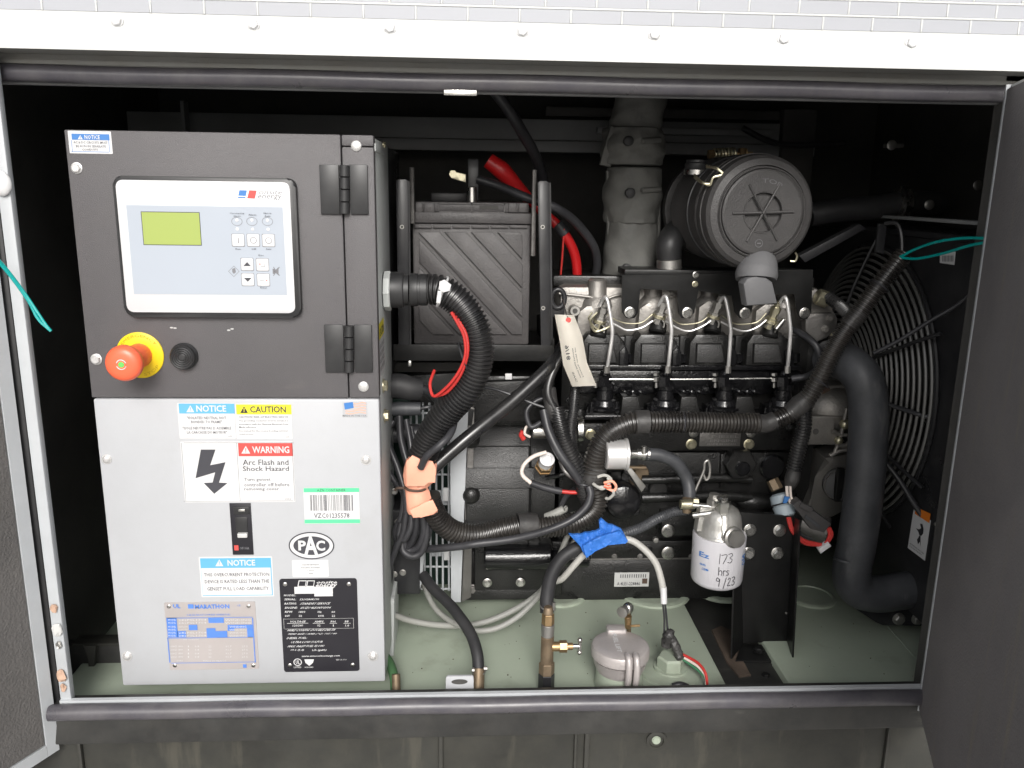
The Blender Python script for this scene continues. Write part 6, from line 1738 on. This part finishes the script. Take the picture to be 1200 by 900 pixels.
fan = O('fan_hub', bm, 'engine_black', rad)
for k in range(6):
    a_ = R(60 * k + 12)
    d = V((0, math.cos(a_), math.sin(a_))); e = V((0, -math.sin(a_), math.cos(a_)))
    c0 = V((XS + .01, YCn, zce))
    bm = B(); prism(bm, [c0 + d * .04 - e * .02 + V((-.012, 0, 0)), c0 + d * .25 - e * .045 + V((-.022, 0, 0)), c0 + d * .255 + e * .035 + V((.022, 0, 0)), c0 + d * .04 + e * .02 + V((.012, 0, 0))], (.003, 0, 0), .0008); O('fan_blade', bm, 'engine_black', fan)
# stickers on the shroud, in its own plane
def sq(pp, dx): return [PXp(x, y, XS - dx) for x, y in pp]
def splane(bm, pp, dx):
    bm.faces.new([bm.verts.new(v) for v in sq(pp, dx)]); return bm
bm = B(); prism(bm, sq([(1071, 597), (1091, 610), (1084, 657), (1064, 642)], .001), (-.0006, 0, 0)); ws = O('fan_warning_sticker', bm, 'label_white', rad, 'white and orange hand injury warning sticker', smooth=False)
bm = B(); splane(bm, [(1073, 594), (1090.5, 602), (1089, 613), (1072, 602)], .0022); O('orange_band', bm, 'print_orange', ws, smooth=False)
def wz(u, v, dx=.0024):
    a_, b_, c_, d_ = (1064.5, 641), (1083.5, 655.5), (1091, 611), (1071.5, 599)
    x = (a_[0] * (1 - u) + b_[0] * u) * (1 - v) + (d_[0] * (1 - u) + c_[0] * u) * v
    y = (a_[1] * (1 - u) + b_[1] * u) * (1 - v) + (d_[1] * (1 - u) + c_[1] * u) * v
    return PXp(x, y, XS - dx)
bm = B()
bm.faces.new([bm.verts.new(wz(u, v)) for u, v in ((.42, .78), (.55, .80), (.66, .70), (.68, .58), (.60, .50), (.50, .48), (.40, .55), (.25, .60), (.42, .62), (.52, .68))])
bm.faces.new([bm.verts.new(wz(u, v)) for u, v in ((.50, .48), (.56, .48), (.62, .34), (.66, .22), (.58, .34), (.50, .24), (.40, .34), (.44, .38))])
mapped_text(bm, 'ROTATING FAN CAN', lambda u, v: wz(.05 + u * .85, .10 + v * .04), 0); mapped_text(bm, 'CAUSE INJURY', lambda u, v: wz(.05 + u * .75, .03 + v * .04), 0)
O('hand_symbol', bm, 'print_black', ws, smooth=False)
bm = B(); prism(bm, sq([(1102, 296), (1120, 295), (1118.5, 310.5), (1101.5, 308)], .001), (-.0005, 0, 0)); bs_ = O('barcode_sticker', bm, 'label_white', rad, smooth=False)
bm = B(); mapped_text(bm, '||||||||', lambda u, v: PXp(1104.5 + u * 12.5, 306.5 - v * 7, XS - .0022), .015); O('bars', bm, 'print_dark', bs_, smooth=False)
# shroud bolts, foot
for x, y in ((1101, 620), (1097, 614)):
    c = PXp(x, y, XS); bolt(c, (-1, 0, 0), .004, rad, 'steel_dull')
bm = B(); PL(bm, [(1000, 712), (1095, 706), (1100, 740), (1090, 733), (1035, 733), (1026, 729)], .215, .006, .001); O('mount_foot', bm, 'bracket_black', rad)
bolts([(1053, 725), (1075, 725)], .2135, 7.5, rad, 'steel_dull')
bm = B(); PL(bm, [(1060, 640), (1075, 655), (1110, 660), (1110, 640)], .30, .01, .003) if False else PL(bm, [(1058, 600), (1100, 600), (1095, 682), (1066, 666)], .33, .01, .003); O('lower_shroud_plate', bm, 'bracket_black', rad)
# charge pipe and bits in the dark upper right
cpz = T('charge_pipe', 'dim dark pipe with a shiny clamp in the shadow above the fan guard', 'pipe', P(1000, 245, .45))
bm = B(); TB(bm, [(948, 252, .46), (985, 246, .46), (1025, 243, .46), (1060, 238, .47), (1100, 238, .5)], 14, 20); O('pipe', bm, 'rubber', cpz)
bm = B(); lathe(bm, P(1052, 239, .46), (1, 0, -.02), [(0, .033), (.001, .0345), (.014, .0345), (.015, .033)], 36); O('clamp', bm, 'steel', cpz)
bm = B(); PL(bm, [(936, 300), (1008, 262), (1016, 268), (944, 308)], .36, .02, .003); O('stay_bar', bm, 'bracket_black', cpz)
bolts([(1089, 240), (1146, 217), (1045, 170)], .44, 6, cpz, 'steel_dull', 'dome'); 
bm = B(); PL(bm, [(1030, 262), (1040, 262), (1036, 298), (1026, 296)], .33, .006, .002); TB(bm, [(1036, 262, .33), (1050, 262, .32), (1056, 275, .31), (1057, 300, .30)], 2.5, 8); O('bracket', bm, 'bracket_black', cpz)

# ================================================================== COOLANT HOSE and other hoses
ch = T('coolant_hose', 'fat grey black rubber coolant hose dropping and bending right to the radiator', 'hose', P(1015, 600, .21))
bm = B(); TB(bm, [(970, 420, .30), (988, 423, .26), (1003, 433, .232), (1014, 450, .216), (1018, 480, .21), (1017, 520, .205), (1012, 580, .20), (1004, 636, .20), (998, 668, .20), (1000, 684, .20), (1010, 693, .20), (1030, 696, .20), (1052, 693, .20), (1074, 690, .20), (1094, 692, .20), (1115, 695, .20)], 21.5, 32, 12); O('hose', bm, 'hose_rubber', ch)
bm = B(); torus(bm, P(1096, 692, .20), (1, 0, 0), .0335, .0035, 36, 8); O('hose_clamp', bm, 'steel_dull', ch)
bm = B(); torus(bm, P(999, 664, .20), (.12, 0, 1), .0318, .0012, 36, 6); O('mould_ring', bm, 'hose_rubber', ch)
bm = B(); lathe(bm, P(979, 421, .285), V((1, -.8, 0)), [(0, .036), (.003, .0375), (.014, .0375), (.016, .036)], 36); O('joint_ring', bm, 'rubber', ch)
bm = B(); TB(bm, [(977, 654, .205), (984, 657, .18), (996, 660, .17)], 1.5, 6); O('mould_line', bm, 'hose_rubber', ch)
bm = B(); TB(bm, [(927, 385, .33), (942, 393, .30), (956, 405, .28), (961, 420, .275), (957, 433, .28), (945, 441, .30), (928, 444, .31)], 3.8, 12)
tag(O('bypass_hose', bm, 'cable_black'), 'thin black hose looping from the rocker cover back to the fuel rod', 'hose')
bm = B(); TB(bm, [(1062, 540, .2), (1042, 533, .2), (1037, 530, .19)], 2.5, 8); bm.free()
bm = B(); TB(bm, [(1034, 538, .24), (1052, 560, .22), (1070, 588, .20), (1086, 612, .185), (1102, 634, .17)], 3.4, 10)
tag(O('overflow_tube', bm, 'cable_black'), 'thin dark tube slanting across the fan warning sticker', 'tube')
bm = B(); TB(bm, [(1030, 470, .23), (1050, 477, .22), (1075, 485, .21), (1085, 488, .2), (1106, 487, .19)], 2.8, 10)
tag(O('guard_stay', bm, 'cable_black'), 'bent dark rod crossing the middle of the fan guard', 'rod')
bm = B(); TB(bm, [(1024, 414, .22), (1055, 398, .20), (1090, 376, .18), (1122, 357, .16), (1148, 333, .13)], 2.6, 10)
tag(O('upper_guard_cable', bm, 'cable_black'), 'dark cable running from the harness up to the right door edge', 'cable')
# teal ties
tt = T('teal_door_tie', 'thin teal plastic cord looped from the radiator harness to the right door', 'cord', P(1058, 302, .2))
bm = B(); TB(bm, [(1055, 301, .205), (1075, 291, .17), (1100, 283, .12), (1130, 279, .07), (1158, 279.5, .012)], 1.7, 8); O('strand', bm, 'tie_teal', tt)
bm = B(); TB(bm, [(1055, 302, .205), (1075, 303, .17), (1105, 297, .12), (1135, 288, .06), (1158, 283.5, .012)], 1.7, 8); O('strand', bm, 'tie_teal', tt)
tt = T('teal_left_tie', 'thin teal plastic cord hanging off the left door and dangling by the cabinet', 'cord', P(20, 340, -.02))
bm = B(); TB(bm, [(-12, 295, -.05), (5, 312, -.04), (30, 345, -.035), (50, 375, -.035), (58, 386, -.035)], 1.7, 8); O('strand', bm, 'tie_teal', tt)
bm = B(); TB(bm, [(-12, 297, -.05), (8, 318, -.04), (33, 352, -.035), (45, 374, -.035), (60, 388, -.035)], 1.9, 8); O('strand', bm, 'tie_teal', tt)

# ================================================================== CARD TAG
ct = T('card_tag', 'curled manila card tag wired to the lifting eye in front of the rocker cover', 'tag', P(663, 368, .24))
def ctg(u, v):
    cx = [(665, 371), (664, 400), (672, 428), (682, 452)]
    t = (1 - v) * 3; i = min(int(t), 2); f = t - i
    L_ = [(650, 368.5), (656, 400), (660, 428), (670.5, 453)][i], [(650, 368.5), (656, 400), (660, 428), (670.5, 453)][i + 1]
    R_ = [(673, 369.5), (682.5, 395), (688, 425), (699, 452)][i], [(673, 369.5), (682.5, 395), (688, 425), (699, 452)][i + 1]
    lx, ly = L_[0][0] * (1 - f) + L_[1][0] * f, L_[0][1] * (1 - f) + L_[1][1] * f
    rx, ry = R_[0][0] * (1 - f) + R_[1][0] * f, R_[0][1] * (1 - f) + R_[1][1] * f
    return P(lx + (rx - lx) * u, ly + (ry - ly) * u, .225 - .012 * math.sin(v * 3.0) + .010 * (u - .5) ** 2 * 4)
bm = B(); nu, nv = 6, 24
g0 = [[bm.verts.new(ctg(i / nu, 1 - j / nv)) for i in range(nu + 1)] for j in range(nv + 1)]
for j in range(nv):
    for i in range(nu):
        bm.faces.new((g0[j][i], g0[j][i + 1], g0[j + 1][i + 1], g0[j + 1][i]))
bmesh.ops.solidify(bm, geom=bm.faces[:], thickness=-.0004)
O('card', bm, 'card', ct, angle=60)
bm = B()
off = V((0, -.0012, 0))
rnd = random.Random(4)
mapped_text(bm, '9/18', lambda u, v: ctg(.34 - v * .16, .60 - u * .20) + off, .01)
for uu, s in ((.52, 'winterised annual service'), (.64, 'oil filter battery'), (.30, 'SVC')):
    mapped_text(bm, s, lambda u, v: ctg(uu - v * .07, (.55 if uu > .4 else .22) - u * (.42 if uu > .4 else .15)) + off, 0)
O('writing', bm, 'print_dark', ct, smooth=False)
bm = B(); c = ctg(.62, .93) + off; bm.faces.new([bm.verts.new(c + V((.0045 * math.cos(t), 0, .0045 * math.sin(t)))) for t in [2 * math.pi * k / 20 for k in range(20)]]); O('red_reinforcement', bm, 'print_red', ct, smooth=False)
bm = B(); TB(bm, [(665, 372, .222), (662, 362, .24), (660, 352, .27)], .9, 6); O('tag_wire', bm, 'steel', ct)
ey = T('lifting_eye', 'flat black oval lifting eye above the card tag', 'lifting eye', P(654, 350, .3))
bm = B(); pts = [V((P(654, 350, .30).x + math.cos(t) * .0115, .30, P(654, 350, .30).z + math.sin(t) * .0165)) for t in [2 * math.pi * k / 32 for k in range(33)]]
sweep(bm, pts, .0045, 10, cap=False); O('eye', bm, 'bracket_black', ey)
bm = B(); BX(bm, 646, 358, 662, 372, .302, .006, .002); O('tongue', bm, 'bracket_black', ey)

# ================================================================== SMALL CLUTTER in the engine bay
bm = B(); TB(bm, [(655, 600, .30), (665, 580, .31), (690, 560, .32), (705, 520, .33), (700, 500, .33)], 3.4, 8)
tag(O('starter_cable', bm, 'cable_black'), 'dark cable behind the harness joint rising from the starter motor', 'cable')
bm = B(); TB(bm, [(640, 560, .31), (660, 556, .30), (690, 548, .30), (715, 556, .31)], 2.8, 8); O('oil_pipe', bm, 'engine_gloss', eng)
for x, y in ((700, 640), (760, 643), (820, 644), (860, 640), (688, 600), (700, 520), (925, 500), (935, 540), (668, 470), (745, 600), (845, 605)):
    bolt(P(x, y, .333 if y < 600 else .343), FRONT, .0075, eng, 'engine_gloss')
for x in (665, 690, 720, 750, 780, 810, 840, 865):
    bolt(P(x, 652, .344), FRONT, .0055, eng, 'cast_dark')
EB('pan_gasket', 640, 654.5, 880, 656, .343, .2, 'cast_dark', .0003)
EP('block_rib', [(690, 532), (696, 532), (700, 600), (692, 600)], .335, .03, 'engine_black', .003)
EP('block_rib', [(845, 532), (850, 532), (850, 572), (844, 572)], .335, .02, 'engine_black', .003)
EP('block_web', [(900, 565), (935, 560), (935, 575), (905, 580)], .33, .03, 'engine_black', .004)
for x, y, r_ in ((720, 520, 5), (835, 560, 4), (795, 545, 6)):
    EC('block_boss', x, y, .333, r_, .02, 'engine_black', .002)
# tiny conduit clips and ties
for x, y, yy in ((800, 495, .235), (960, 447, .23), (1030, 335, .218)):
    c = P(x, y, yy)
    bm = B(); torus(bm, c, (1, 0, 0) if x == 800 else V((.55, 0, .8)), .0172, .0016, 26, 6); O('zip_tie', bm, 'cable_black', hn)
# header streak marks, rail bits in the dark rear corner
bm = B(); BX(bm, 700, 150, 905, 158, .66, .02, .002); O('rear_bracket', bm, 'beam_dark', enc)
bm = B(); tube(bm, [P(870, 150, .6), P(900, 165, .6), P(930, 170, .62), (P(990, 168, .65))], .006, 10); O('rear_pipe', bm, 'rubber', enc)
bm = B(); BX(bm, 1040, 168, 1060, 173, .5, .02, .002); O('rear_clip', bm, 'steel_dull', enc)
# oil drips and grit on the tank top
rnd = random.Random(21)
bm = B()
for k in range(45):
    x, y = rnd.uniform(470, 840), rnd.uniform(712, 800)
    p = PZ(x, y, zT)
    if p.x > pA.x - .02 or p.y < .05: continue
    r_ = rnd.uniform(.0006, .0016)
    ball(bm, p + V((0, 0, r_ * .3)), r_, 1, 1, .5, 6)
for k in range(14):
    x, y = rnd.uniform(940, 1075), rnd.uniform(720, 800)
    p = PZ(x, y, zT)
    if p.x < pB.x + .02 or p.y < .05: continue
    r_ = rnd.uniform(.0006, .0014)
    ball(bm, p + V((0, 0, r_ * .3)), r_, 1, 1, .5, 6)
g_ = O('grit', bm, 'rail_dirt')
g_['label'] = 'dark grit scattered over the green tank top'; g_['category'] = 'grit'; g_['kind'] = 'stuff'
